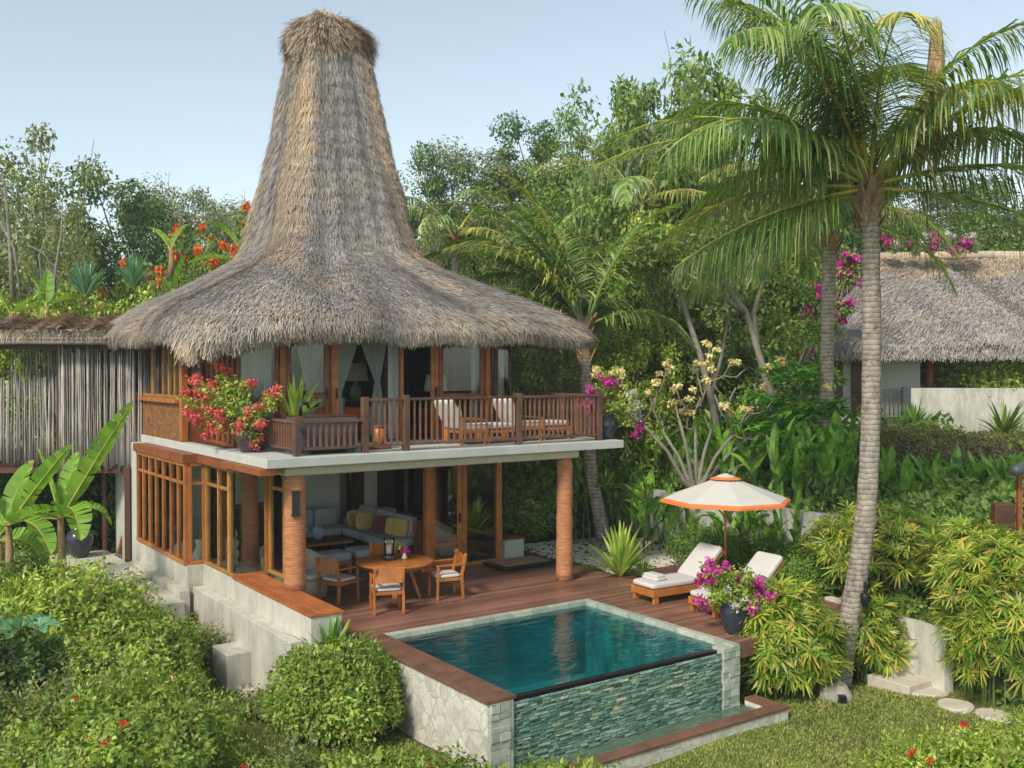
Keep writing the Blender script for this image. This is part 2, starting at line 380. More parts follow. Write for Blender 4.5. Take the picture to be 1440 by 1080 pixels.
M['fl_coral'] = leafmat('coral_flower', G((.80, .09, .07), (.88, .17, .13), (.88, .25, .20), (.85, .18, .30)), .35, .7, .1, .1, (1, 1, 1))
M['fl_magenta'] = leafmat('magenta_flower', G((.55, .03, .28), (.72, .06, .42), (.82, .14, .52)), .35, .7, .1, .1, (1, 1, 1))
M['fl_white'] = leafmat('white_flower', G((.6, .6, .5), (.75, .74, .66), (.7, .6, .6)), .3, .7, .1, .1, (1, 1, 1))
M['fl_yellow'] = leafmat('yellow_flower', G((.88, .70, .24), (.92, .80, .38), (.93, .87, .58), (.88, .64, .20)), .3, .7, .1, .1, (1, 1, 1))
M['fl_orange'] = leafmat('orange_flower', G((.75, .10, .02), (.85, .17, .03), (.88, .28, .06)), .3, .7, .1, .1, (1, 1, 1))
M['fl_red'] = leafmat('red_flower', G((.6, .03, .02), (.7, .06, .04)), .3, .7, .1, .1, (1, 1, 1))
M['grass'] = leafmat('grass_blade', G((.085, .13, .03), (.14, .19, .04), (.20, .235, .06), (.27, .27, .11), (.19, .18, .08)), .3, .6, .2, .3)
def trunkmat(name, c, dens=11):
    m, nt, out = newmat(name)
    w = N(nt, 'ShaderNodeTexWave', wave_type='BANDS', bands_direction='Z', wave_profile='SAW'); w.inputs['Scale'].default_value = dens*.30
    w.inputs['Distortion'].default_value = 3.2; w.inputs['Detail'].default_value = 4; w.inputs['Detail Scale'].default_value = 2.2
    nt.links.new(coords(nt), w.inputs[0]); n = noise(nt, coords(nt, (1, 1, .6)), 7, 6, .7)
    c1 = ramp(nt, w.outputs['Fac'], [(0, sc3(c, .28)), (.2, sc3(c, .75)), (.6, c), (1, sc3(c, 1.15))])
    cc = mixc(nt, 1, c1, ramp(nt, n, [(.3, (.38, .36, .33)), (.52, (.95, .95, .93)), (.75, (1.3,)*3)]), 'MULTIPLY')
    princ(nt, out, cc, .9, .1, bump(nt, w.outputs['Fac'], .45, .02)); return m
M['palmtrunk'] = trunkmat('palm_trunk', (.38, .325, .275))
def groundmat():
    m, nt, out = newmat('garden_ground'); v = coords(nt)
    n1 = noise(nt, v, .35, 5); n2 = noise(nt, v, 5, 6, .7)
    c = ramp(nt, n1, [(.35, (.10, .095, .045)), (.5, (.11, .15, .03)), (.7, (.17, .22, .045))])
    c = mixc(nt, 1, c, ramp(nt, n2, [(.3, (.6,)*3), (.7, (1.25,)*3)]), 'MULTIPLY')
    princ(nt, out, c, .95, .1, bump(nt, n2, .6, .03)); return m
M['ground'] = groundmat()
# ------------------------------------------------------------------ leaf helpers
def unit(a): return a/np.maximum(np.linalg.norm(a, axis=-1, keepdims=True), 1e-9)
def leaf_arrays(P, D, Nn, L, W, fold=.12):
    """diamond leaves: base P, long direction D, normal Nn"""
    D = unit(D); S = unit(np.cross(D, Nn)); U = np.cross(S, D)
    L = np.asarray(L).reshape(-1, 1); W = np.asarray(W).reshape(-1, 1)
    mid = P+D*L*.45
    V = np.stack([P, mid+S*W/2+U*W*fold, P+D*L-U*W*fold, mid-S*W/2+U*W*fold], 1).reshape(-1, 3)
    Fq = np.arange(len(V)).reshape(-1, 4)
    return V, Fq
def leaves(name, P, D, Nn, L, W, mat, parent=None, fold=.12, loc=None):
    V, Fq = leaf_arrays(P, D, Nn, L, W, fold); return mesh_np(name, V, Fq, mat, parent, loc=loc)
def rnd_dirs(rg, n): return unit(rg.normal(size=(n, 3)))
def clump_leaves(rg, centers, radii, per, L, W, up=.5, flat=.8, jit=.7, shell=.55):
    """leaves round clump centres, facing outwards and up"""
    K = len(centers); idx = np.repeat(np.arange(K), per)
    d = rnd_dirs(rg, len(idx)); r = (shell+(1-shell)*rg.random(len(idx))**.7)[:, None]*np.asarray(radii)[idx][:, None]
    off = d*r; off[:, 2] *= flat
    P = np.asarray(centers)[idx]+off
    Nn = unit(d+np.array([0, 0, up])+rg.normal(size=d.shape)*jit*.6)
    D = rg.normal(size=d.shape); D = unit(D-(D*Nn).sum(1, keepdims=True)*Nn+d*.3); D[:, 2] -= .25
    n = len(P)
    return P, D, Nn, L*(.6+.8*rg.random(n)), W*(.6+.8*rg.random(n))
# ------------------------------------------------------------------ straw covering
def straws(rg, P, D, Nn, L, W, lift=.05, sway=.12):
    """narrow strips lying down the slope D, lifted at the tip"""
    n = len(P); D = unit(D+rg.normal(size=(n, 3))*sway); S = unit(np.cross(D, Nn))
    L = L*(.6+.8*rg.random((n, 1))); W = W*(.6+.9*rg.random((n, 1)))
    off = Nn*(.01+.05*rg.random((n, 1)))
    a = P+off; b = P+off+D*L+Nn*lift*(rg.random((n, 1))-.25)
    V = np.stack([a-S*W/2, a+S*W/2, b+S*W*.25, b-S*W*.25], 1).reshape(-1, 3)
    return V, np.arange(len(V)).reshape(-1, 4)
villa = empty('thatched_villa', (OX, OY, 0), A, 'two storey villa with a tall flaring thatched roof beside the green pool', 'villa')
RC = (3.87, 5.95)
PROF = [(4.40, 5.12), (4.55, 5.18), (4.58, 5.32), (4.42, 5.54), (3.95, 5.86), (3.4, 6.16), (2.85, 6.47), (2.22, 6.82), (1.78, 7.16), (1.60, 7.7), (1.45, 8.5), (1.25, 9.3), (1.08, 10.2), (.92, 11.2), (.81, 11.8), (.74, 12.1)]
PR = np.array(PROF); TT = np.linspace(0, 1, len(PROF))
seg = np.r_[0, np.cumsum(np.linalg.norm(np.diff(PR, axis=0), axis=1))]; seg /= seg[-1]
def roofpt(phi, t):
    h = np.interp(t, seg, PR[:, 0]); z = np.interp(t, seg, PR[:, 1])
    n = 7.7+4*np.clip((h-3)/1.5, 0, 1)
    r = (np.abs(np.cos(phi))**n+np.abs(np.sin(phi))**n)**(-1/n)
    cornr = (r-1)/.36
    w = np.clip((h-3.2)/1.4, 0, 1)**1.5
    z = z-.10*cornr**2*w + .05*np.sin(phi*7+h*2)*np.clip(h/4, 0, 1)*.6+.03*np.sin(phi*17+1)
    # the corner toward the viewer's left hangs lower
    ca = np.exp(-((np.angle(np.exp(1j*(phi-(-PI*.75)))))/.22)**2); z = z-.16*ca*w
    saw = 1-((t*26+.25*np.sin(phi*5)+.12*np.sin(phi*17)) % 1)
    h2 = h*(1+.014*np.sin(phi*9+t*11)+.008*np.sin(phi*23+3*t)+.006*np.sin(t*37+phi*3))+.02*(saw-.5)
    x = RC[0]+h2*r*np.cos(phi)*(1+.075*w*(np.cos(phi) > 0)); y = RC[1]+h2*r*np.sin(phi)*1.02
    return np.stack([x, y, z], -1), cornr, h
def build_roof():
    nphi, nt_ = 160, 60
    ph = np.linspace(0, 2*PI, nphi, endpoint=False); ts = np.linspace(0, 1, nt_)
    PH, TS = np.meshgrid(ph, ts); P, _, _ = roofpt(PH.ravel(), TS.ravel())
    F = []
    for j in range(nt_-1):
        for i in range(nphi):
            i2 = (i+1) % nphi; F.append((j*nphi+i, j*nphi+i2, (j+1)*nphi+i2, (j+1)*nphi+i))
    roof = mesh_np('roof', P, F, M['thatch_under'], villa, True)
    # underside, a soffit running back in under the eaves
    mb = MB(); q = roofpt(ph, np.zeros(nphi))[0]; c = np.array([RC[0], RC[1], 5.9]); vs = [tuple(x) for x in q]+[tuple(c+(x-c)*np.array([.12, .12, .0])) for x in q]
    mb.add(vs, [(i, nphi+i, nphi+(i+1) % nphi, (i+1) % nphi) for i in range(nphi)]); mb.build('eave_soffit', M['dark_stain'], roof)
    rg = np.random.default_rng(3)
    n = 540000
    phi = rg.random(n)*2*PI; t = rg.random(n)
    P, cr, h = roofpt(phi, t)
    keep = rg.random(n) < (h+.35)/5.0
    phi, t, P, cr, h = phi[keep], t[keep], P[keep], cr[keep], h[keep]
    e = 1e-3
    Pt = roofpt(phi, np.clip(t-4*e, 0, 1))[0]-roofpt(phi, np.clip(t+4*e, 0, 1))[0]; Pp = roofpt(phi+e, t)[0]-roofpt(phi-e, t)[0]
    D = unit(Pt); Nn = unit(np.cross(Pp, -Pt)); out = P-np.array([RC[0], RC[1], 0]); out[:, 2] = 0
    Nn *= np.sign((Nn*(unit(out)+np.array([0, 0, .3]))).sum(1, keepdims=True))
    V, F = straws(rg, P, D, Nn, .17, .0125, .03, .16)
    tower = np.clip((2.5-h)/.5, 0, 1)
    band = np.where(h < 2.5, .30, .12+.0*h)
    # rough edge to the tan bands down each corner
    wob = .07*np.sin(t*60)+.05*np.sin(t*143+phi)+.05*rg.normal(size=len(t))
    crs = (roofpt(phi+.17, t)[1]) ; nl = np.abs(np.angle(np.exp(1j*(phi+PI*.75+.1)))) < .6
    cr2 = np.where(nl, crs, cr)
    tan = (cr2*1.0 > (1-.62*tower+wob)) & (h < 2.9)
    skirt_tan = (h >= 2.2) & (np.sin(phi*6+t*9)+np.sin(phi*13+t*31+2) + rg.normal(size=len(t))*.5 > 1.75)
    lip = (h > 4.2) & (t < seg[4]) & (rg.random(len(t)) < .3)
    tan = tan | skirt_tan | lip | (t > .975)
    idx = np.repeat(tan, 4)
    def sub(mask, nm, mt):
        vm = V.reshape(-1, 4, 3)[mask].reshape(-1, 3); mesh_np(nm, vm, np.arange(len(vm)).reshape(-1, 4), mt, roof)
    sub(~tan, 'grey_thatch', M['thatch']); sub(tan, 'tan_thatch', M['thatch_tan'])
    # hanging fringe round the eaves
    n = 26000; phi = rg.random(n)*2*PI; t = rg.random(n)*seg[2]*1.0
    P, cr, h = roofpt(phi, t); o = P-np.array([RC[0], RC[1], 0]); o[:, 2] = 0; o = unit(o)
    near = np.exp(-((np.angle(np.exp(1j*(phi-(-PI*.78)))))/.13)**2)
    clumpy = .5+.5*np.sin(phi*53)*np.sin(phi*31+1)
    P = P - o*(.25*rg.random((n, 1)))
    D = unit(o*.28+np.array([0, 0, -1.]))
    L = (.07+.04*clumpy+.32*near*clumpy)[:, None]
    V, F = straws(rg, P, D, o, L, .016, .06, .15)
    tanm = rg.random(n) < .35+.6*near
    for mk, nm, mt in ((tanm, 'eave_fringe', M['thatch_tan']), (~tanm, 'eave_fringe', M['thatch'])):
        vm = V.reshape(-1, 4, 3)[mk].reshape(-1, 3); mesh_np(nm, vm, np.arange(len(vm)).reshape(-1, 4), mt, roof)
    # the shaggy cap
    n = 15000; phi = rg.random(n)*2*PI; k = rg.random(n)
    zz = 12.0+.92*k
    hh = np.interp(zz, [12.0, 12.3, 12.5, 12.72, 12.85, 12.92], [.74, .78, .76, .68, .50, .15])
    m_ = 3.5; r = (np.abs(np.cos(phi))**m_+np.abs(np.sin(phi))**m_)**(-1/m_)
    bumpy = 1+.11*np.sin(phi*3+2+k*2)+.07*np.sin(phi*7+k*5)+.04*np.sin(phi*13)
    P = np.stack([RC[0]+hh*r*bumpy*np.cos(phi), RC[1]+hh*r*bumpy*np.sin(phi), zz+.06*np.sin(phi*3+1)-.06*np.cos(phi)*k], 1)
    o = P-np.array([RC[0], RC[1], 12.2]); o = unit(o)
    D = unit(np.stack([o[:, 0]*(k*.9+.05), o[:, 1]*(k*.9+.05), -1+.5*k], 1))
    V, F = straws(rg, P, D, o, .34, .018, .07, .2)
    cap = mesh_np('ridge_cap', V, F, M['thatch_tan'], roof)
    mb = MB(); mb.lathe([(.80, 11.6), (.72, 12.1), (.70, 12.4), (.56, 12.68), (.3, 12.8), (.02, 12.84)], 24, (RC[0], RC[1], 0)); mb.build('ridge_core', M['thatch_under'], roof)
build_roof()
# -------------------------------------------------- balcony slab and structure
def vb(name, mat, boxes, bevel=0, parent=None):
    mb = MB()
    for b in boxes: mb.box(*b)
    return mb.build(name, M[mat], parent or villa, bevel)
vb('balcony_slab', 'slabc', [(0, 8.1, 0, 9.6, 2.8, 2.97)], .012)
vb('soffit_beam', 'soffit', [(.42, 7.05, .22, 9.4, 2.62, 2.797)], .05)
def pillar(u, v, z0, z1, r0, r1, nm='rope_pillar'):
    mb = MB(); n = 14; mb.lathe([(r0+(r1-r0)*i/n+.006*math.sin(i*2.1), z0+(z1-z0)*i/n) for i in range(n+1)], 24, (u, v, 0))
    return mb.build(nm, M['rope'], villa)
p1 = pillar(6.79, .42, 0.003, 2.618, .185, .165)
p2 = pillar(.66, .36, .603, 2.618, .195, .185)
pillar(1.08, 3.72, .05, 2.618, .17, .17)
def sconce(u, v, z, dx, dy, h=.42, w=.13):
    mb = MB(); mb.box(-w/2, w/2, -.05, .05, 0, h); mb.box(-w/2-.015, w/2+.015, -.06, .06, h-.03, h+.01); mb.box(-w/2-.015, w/2+.015, -.06, .06, -.02, .02)
    o = mb.build('wall_light', M['black'], villa, .012); o.location = (u+dx, v+dy, z); o.rotation_euler = (0, 0, math.atan2(dy, dx)+PI/2)
sconce(.66, .36, 1.95, -.07, -.20)
sconce(6.79, .42, 1.95, .20, 0.02)
# plinth and ledge
vb('plinth', 'concrete', [(.12, .66, -1.55, 2.02, -1.3, .552), (.13, .8, 2.02, 3.8, -1.3, .552), (-.2, .8, 3.8, 7.6, -1.3, .552)], .01)
vb('wood_ledge', 'ledge', [(.10, .28, -1.57, 2.02, .555, .60), (.285, .47, -1.57, 2.02, .555, .602), (.475, .69, -1.57, 2.02, .555, .60)], .006)
vb('plinth_step', 'concrete', [(-.12, .118, -1.3, 3.72, -1.0, .14), (-.42, -.204, 3.6, 7.4, -1.0, .10)], .012)
vb('interior_floor', 'floor_stone', [(.8, 6.9, 3.05, 9.2, -.12, .012)])
# lower glazing -------------------------------------------------
def window(name, pts, z0, z1, posts, mat='teak', th=.09, transom=None, label=None, glassname='pane', headm='teak_red', gl=True, rail=.07):
    """framed glazing following the plan points; posts = list of (fraction, width)"""
    a, b = Vector((*pts[0], 0)), Vector((*pts[1], 0)); d = b-a; Ln = d.length; ang = math.atan2(d.y, d.x)
    fr = MB()
    for f_, w in posts:
        x = f_*Ln; fr.box(x-w/2, x+w/2, -th/2, th/2, z0+rail, z1-rail)
    fr.box(0, Ln, -th/2-.01, th/2+.01, z0, z0+rail); fr.box(0, Ln, -th/2-.01, th/2+.01, z1-rail, z1)
    if transom:
        xs = sorted(f_*Ln for f_, w in posts); ws = {round(f_*Ln, 4): w for f_, w in posts}
        for i in range(len(xs)-1):
            fr.box(xs[i]+ws[round(xs[i], 4)]/2, xs[i+1]-ws[round(xs[i+1], 4)]/2, -th/2+.01, th/2-.01, transom-.03, transom+.03)
    o = fr.build(name, M[mat], villa, .006); o.location = (a.x, a.y, 0); o.rotation_euler = (0, 0, ang)
    if label: o['label'] = label
    if gl:
        g = MB(); g.box(.02, Ln-.02, -.006, .006, z0+.03, z1-.03); g.build(glassname, M['glass'], o)
    return o
window('bay_window', ((-.19, 7.5), (-.19, 3.84)), .56, 2.62, [(0.01, .08), (.14, .05), (.28, .05), (.42, .05), (.57, .06), (.72, .05), (.86, .05), (.985, .11)], 'teak', .09, 2.2)
window('bay_return', ((-.13, 3.86), (.17, 3.86)), .56, 2.62, [(.04, .06), (.94, .06)], 'teak', .08, 2.2)
window('side_window', ((.19, 3.8), (.19, 2.1)), .56, 2.62, [(.05, .14), (.48, .04), (.84, .12)], 'ochre', .09, 2.2)
window('corner_glass', ((.25, 2.06), (.80, 2.06)), .56, 2.62, [(.97, .07)], 'teak', .06, None)
window('side_panel', ((.84, 2.02), (.84, .58)), .605, 2.618, [(.04, .10), (.52, .05), (.60, .05), (.95, .07)], 'ochre', .07, 2.25)
vb('header_beam', 'teak_red', [(.02, .30, 2.0, 3.80, 2.622, 2.796), (-.28, .30, 3.80, 7.6, 2.622, 2.796), (-.1, .2, .05, 2.0, 2.68, 2.796)])
# front glazed doors on v = 2.95
def door(u0, u1, v, z0, z1, ang=0, mid=None, top=None, w=.12, hinge=0, matn='teak', nm='glass_door', knob=1):
    Ln = u1-u0; fr = MB(); th = .055
    fr.box(0, w, -th/2, th/2, z0, z1); fr.box(Ln-w, Ln, -th/2, th/2, z0, z1)
    fr.box(w, Ln-w, -th/2, th/2, z0, z0+.14); fr.box(w, Ln-w, -th/2, th/2, z1-.1, z1)
    if mid: fr.box(w, Ln-w, -th/2, th/2, mid-.04, mid+.04)
    if top: fr.box(w, Ln-w, -th/2, th/2, top-.03, top+.03)
    o = fr.build(nm, M[matn], villa, .006); o.location = (u0, v, 0); o.rotation_euler = (0, 0, ang)
    g = MB(); g.box(w-.02, Ln-w+.02, -.006, .006, z0+.1, z1-.05); g.build('pane', M['glass'], o)
    if knob:
        h = MB(); zc = z0+1.05; h.box(Ln-w*.75, Ln-w*.35, -.055, .055, zc-.12, zc+.1); h.tube([(Ln-w*.5, -.07, zc), (Ln-w*1.2, -.075, zc)], .012, 6); h.build('handle', M['black'], o)
    return o
door(4.96, 5.80, 2.98, .08, 2.60, 0, .55, 2.35)
window('fixed_window', ((5.84, 2.98), (6.90, 2.98)), .0, 2.62, [(.02, .12), (.93, .14)], 'teak', .10, None)
vb('door_threshold', 'teak', [(4.7, 5.75, 2.9, 3.06, .0, .075)])
vb('door_jamb', 'teak', [(4.82, 4.95, 2.9, 3.04, .078, 2.618)])
vb('head_rail', 'teak_red', [(.9, 6.9, 3.05, 3.16, 2.5, 2.618)])
window('garden_window', ((6.93, 3.16), (6.93, 9.1)), .0, 2.61, [(.01, .1), (.25, .10), (.5, .10), (.75, .1), (.99, .1)], 'ochre', .08, .55)
# concrete seat outside the glass
vb('stone_bench', 'slabc', [(6.99, 7.55, 2.96, 5.2, 0.0, .46)], .01)
vb('bench_top', 'teak_red', [(6.98, 7.57, 2.94, 5.22, .462, .50)], .005)
# back walls
vb('back_wall', 'plaster', [(.1, 5.9, 9.2, 9.35, 0, 2.617), (.85, uAt(477, 8.2), 8.2, 8.35, .013, 2.617), (uAt(513, 8.2), uAt(530, 8.2), 8.2, 8.4, .013, 2.617)])
vb('back_door', 'teak_dark', [(uAt(496, 8.25), uAt(512, 8.25), 8.25, 8.33, 0, 2.617), (uAt(531, 8.2), uAt(556, 8.2), 8.25, 8.33, .013, 2.617)])
window('rear_window', ((5.9, 9.25), (6.9, 9.25)), .02, 2.6, [(.04, .1), (.5, .10), (.96, .1)], 'teak_red', .08, None)
vb('side_wall', 'slabc', [(-.2, .15, 7.6, 9.6, -1, 2.797)])
# ---------------------------------------------- upper storey
Z0 = 2.972
vb('carved_panel', 'carved', [(.04, .14, 5.05, 9.4, Z0, 3.78)])
vb('red_panel', 'teak_red', [(.14, .56, 4.9, 4.98, Z0, 3.9)])
vb('corner_post', 'teak', [(.02, .16, 4.86, 5.04, Z0, 5.6)], .01)
vb('window_sill', 'teak', [(-.06, .2, 5.06, 9.4, 3.78, 3.88)], .01)
window('bedroom_side_window', ((.09, 9.4), (.09, 5.06)), 3.885, 5.6, [(0.01, .1), (.25, .08), (.5, .08), (.7, .08), (.8, .08), (.9, .08), (.985, .06)], 'ochre', .08, None)
window('dressing_window', ((.16, 4.94), (.56, 4.94)), 3.905, 5.6, [(.1, .1), (.9, .1)], 'teak_dark', .07, None)
window('balcony_side_door', ((.56, 4.86), (.42, 2.72)), Z0, 5.6, [(.04, .12), (.22, .12), (.42, .12), (.62, .1), (.80, .10), (.97, .12)], 'teak_red', .08, None)
FR = 2.62
UP = [('curtained_window', .42, 1.33), ]
window('curtained_window', ((.42, FR), (1.26, FR)), Z0, 5.6, [(.04, .07), (.96, .06)], 'teak_red', .07, None)
for q_ in [(1.28, 1.40, FR-.06, FR+.06, Z0, 5.6), (6.20, 6.32, FR-.06, FR+.06, Z0, 5.6), (4.0, 4.08, FR-.05, FR+.05, Z0, 5.6)]: vb('front_post', 'teak', [q_], .008)
def sdoor(u0, u1, mid=None, nm='glass_door', m_='teak_red', kn=1): return door(u0, u1, FR, Z0, 5.6, 0, mid, None, .11, 0, m_, nm, kn)
sdoor(1.42, 2.36, 3.95)
d2 = door(2.38, 2.53, FR-.06, Z0, 5.6, 0, None, None, .075, 0, 'teak', 'folded_door', 1)
sdoor(4.78, 4.96, None, 'folded_door', 'teak')
sdoor(4.98, 6.18, 3.92, 'lounge_window', 'teak_red', 0)
window('end_window', ((6.34, FR), (6.92, FR)), Z0, 5.6, [(.06, .06), (.28, .10), (.96, .04)], 'teak_dark', .07, None)
window('garden_side_window', ((6.95, FR+.06), (6.95, 8.8)), Z0, 5.6, [(0.01, .05), (.2, .08), (.4, .08), (.6, .08), (.8, .08), (.99, .08)], 'teak_dark', .07, 3.95)
vb('bedroom_wall', 'plaster', [(.3, 1.7, 8.6, 8.7, Z0, 5.7), (3.9, 4.6, 6.9, 7.0, Z0, 5.7)])
vb('headboard_wall', 'teak_dark', [(1.7, 6.85, 8.62, 8.72, Z0, 5.7), (2.3, 3.9, 6.95, 7.0, Z0, 4.4)])
vb('bedroom_floor', 'teak_dark', [(.2, 6.9, 2.72, 8.6, 2.974, 2.985)])
# ---------------------------------------------- railing
railing = vb('balcony_railing', 'rail', [(.62, .70, 2.0, 2.55, 3.90, 3.96), (.63, .69, 2.0, 2.55, 3.07, 3.12),
    (.60, .68, .29, 1.9, 3.55, 3.60), (.61, .67, .29, 1.9, 3.07, 3.12), (.70, 1.94, .20, .29, 3.55, 3.60), (.70, 1.94, .21, .27, 3.07, 3.12),
    (2.02, 2.78, .20, .29, 3.92, 3.97), (2.9, 5.4, .20, .29, 3.92, 3.97), (5.52, 7.55, .20, .29, 3.92, 3.97), (2.02, 2.78, .21, .27, 3.07, 3.12), (2.9, 5.4, .21, .27, 3.07, 3.12), (5.52, 7.55, .21, .27, 3.07, 3.12),
    (7.56, 7.65, .32, 2.75, 3.92, 3.97), (7.57, 7.63, .32, 2.75, 3.07, 3.12)], .006)
def post(u, v, z1, w=.12):
    m = MB(); m.box(u-w/2, u+w/2, v-w/2, v+w/2, Z0, z1); m.build('post', M['rail'], railing, .008)
for u, v, z in [(.66, 1.95, 4.0), (.65, .24, 3.66), (1.98, .245, 4.0), (2.84, .245, 4.02), (5.46, .245, 4.02), (7.6, .25, 4.02), (7.6, 2.78, 4.0)]: post(u, v, z)
bal0 = None
def bal(u, v, z1):
    global bal0
    if bal0 is None:
        m = MB(); m.box(-.017, .017, -.014, .014, 0, 1); bal0 = m.build('baluster', M['rail_light'], railing); b = bal0
    else:
        b = bal0.copy(); col.objects.link(b); b.parent = railing
    b.location = (u, v, 3.121); b.scale = (1, 1, z1-3.121)
for i in range(12): bal(.64, .40+i*.125, 3.549)
for i in range(9): bal(.86+i*.118, .24, 3.549)
for i in range(5): bal(2.15+i*.125, .24, 3.919)
for i in range(19): bal(3.02+i*.127, .24, 3.919)
for i in range(16): bal(5.62+i*.122, .24, 3.919)
for i in range(18): bal(7.6, .45+i*.127, 3.919)
for i in range(4): bal(.66, 2.08+i*.12, 3.899)
# ---------------------------------------------- deck
dk = vb('wooden_deck', 'deck', [(.69, 8.0, .25, 2.9, -.25, 0), (.69, 9.9, -1.2, .25, -.25, 0), (6.10, 9.9, -5.1, -1.2, -.25, 0)])
dk.parent = None; dk.location = (OX, OY, 0); dk.rotation_euler = (0, 0, A); tag(dk, 'dark reddish plank deck around two sides of the pool', 'deck')
sp = hthing('door_step', 'low dark step topped with a tan mat outside the glass corner', 'step', 6.9, 2.25)
m = MB(); m.box(-.72, .72, -.42, .42, .03, .10); m.box(-.66, .66, -.36, .36, .003, .03); m.build('step_base', M['dark_stain'], sp, .006)
m = MB(); m.box(-.62, .62, -.34, .34, .102, .118); m.build('door_mat', M['mat'], sp)
# ---------------------------------------------- pool
pool = empty('swimming_pool', (OX, OY, 0), A, 'plunge pool with green tiled spill wall and stone sides', 'pool')
vb('basin', 'pooltile', [(1.55, 6.0, -4.86, -1.30, -1.45, -1.4), (1.55, 1.56, -4.86, -1.3, -1.4, -.1), (5.94, 5.95, -4.86, -1.3, -1.4, -.1), (1.56, 5.94, -1.31, -1.30, -1.4, -.1), (1.56, 5.94, -4.86, -4.84, -1.4, -.11)], 0, pool)
vb('side_wall', 'crazy', [(1.16, 1.548, -5.06, -1.21, -1.6, -.045)], 0, pool)
vb('wood_coping', 'coping', [(1.11, 1.60, -5.12, -1.205, -.042, .006)], .006, pool)
vb('spill_edge', 'black', [(1.56, 5.72, -4.975, -4.862, -.30, -.078)], .004, pool)
def stones(name, mat, u0, u1, v, z0, z1, rh=.042, L=.17, axis='u', par=None, prot=.035, seed=1, sgn=-1):
    rg = random.Random(seed); mb = MB(); z = z0
    while z < z1-.005:
        h = min(rh*rg.uniform(.75, 1.3), z1-z); x = u0+rg.uniform(-.1, 0)
        while x < u1:
            l = L*rg.uniform(.5, 1.5); a, b = max(x, u0), min(x+l, u1); p = prot*rg.uniform(.2, 1); g = .004
            if b-a > .015:
                t = rg.uniform(-.006, .006)
                if axis == 'u': mb.add([(a, v, z), (b-g, v, z+t), (b-g, v, z+h-g), (a, v, z+h-g+t), (a+.006, v+sgn*p, z+.004), (b-g-.006, v+sgn*p*rg.uniform(.6, 1.1), z+.004+t), (b-g-.006, v+sgn*p*.7, z+h-g-.004), (a+.006, v+sgn*p*.8, z+h-g-.004+t)], [(4, 5, 6, 7), (0, 1, 5, 4), (1, 2, 6, 5), (2, 3, 7, 6), (3, 0, 4, 7)])
                else: mb.add([(v, a, z), (v, b-g, z+t), (v, b-g, z+h-g), (v, a, z+h-g+t), (v+sgn*p, a+.006, z+.004), (v+sgn*p, b-g-.006, z+.004), (v+sgn*p*.8, b-g-.006, z+h-g-.004), (v+sgn*p*.8, a+.006, z+h-g-.004)], [(4, 5, 6, 7), (0, 1, 5, 4), (1, 2, 6, 5), (2, 3, 7, 6), (3, 0, 4, 7)])
            x += l
        z += h
    return mb.build(name, M[mat], par or pool)
vb('spill_wall_core', 'tub', [(1.556, 5.72, -5.06, -4.865, -1.5, -.302)], 0, pool)
stones('spill_wall', 'slate', 1.50, 5.72, -5.06, -1.2, -.10, .04, .17, 'u', None, .05, 4)
for q_ in [(1.17, 1.55, -5.12, -5.062, -1.5, -.05), (5.722, 6.06, -5.12, -4.87, -1.5, -.03)]: vb('corner_pier_core', 'pale_slate', [q_], 0, pool)
stones('corner_pier', 'pale_slate', 1.16, 1.50, -5.12, -1.3, -.045, .11, .3, 'u', None, .03, 9)
stones('corner_pier', 'pale_slate', 5.70, 6.10, -5.12, -1.15, -.02, .10, .26, 'u', None, .03, 10)
stones('corner_pier', 'pale_slate', -5.12, -4.2, 6.06, -1.1, -.02, .10, .26, 'v', None, .03, 11, 1)
vb('stone_coping', 'pale_slate', [(5.95, 6.09, -5.12+i*.436, -5.12+(i+1)*.436-.006, -.14, .004+.003*(i % 2)) for i in range(9)]+[(1.61+i*.434, 1.61+(i+1)*.434-.006, -1.34, -1.203, -.14, .004+.003*(i % 2)) for i in range(10)], .006, pool)
vb('catch_coping', 'coping', [(1.6, 6.45, -5.86, -5.62, -.94, -.895), (6.2, 6.45, -5.615, -5.13, -.94, -.896)], .006, pool)
vb('catch_wall', 'crazy', [(1.6, 6.43, -5.84, -5.64, -1.5, -.942), (6.22, 6.43, -5.64, -5.12, -1.5, -.942)], 0, pool)
m = MB(); m.add([(1.562, -4.95, -.08), (5.938, -4.95, -.08), (5.938, -1.345, -.08), (1.562, -1.345, -.08)], [(0, 1, 2, 3)]); w = m.build('pool_water', M['water']); w.location = (OX, OY, 0); w.rotation_euler = (0, 0, A); tag(w, kind='structure')
m = MB(); m.add([(1.2, -5.63, -1.015), (6.2, -5.63, -1.015), (6.2, -5.1, -1.015), (1.2, -5.1, -1.015)], [(0, 1, 2, 3)]); w = m.build('catch_water', M['shallow']); w.location = (OX, OY, 0); w.rotation_euler = (0, 0, A); tag(w, kind='structure')
vb('catch_floor', 'pale_slate', [(1.2, 6.2, -5.63, -5.05, -1.25, -1.03)], 0, pool)
# left path and block
o = vb('garden_path', 'concrete', [(-5, -.43, 5.6, 9.6, -.9, .04), (-.9, -.43, 3.2, 5.6, -.9, -.02)], .01); o.parent = None; o.location = (OX, OY, 0); o.rotation_euler = (0, 0, A); tag(o, kind='structure')
o = vb('concrete_block', 'concrete', [(-.56, .3, .43, 1.2, -1.1, -.40)], .015); o.parent = None; o.location = (OX, OY, 0); o.rotation_euler = (0, 0, A); tag(o, 'low grey concrete block between the hedge and the round bush', 'block')
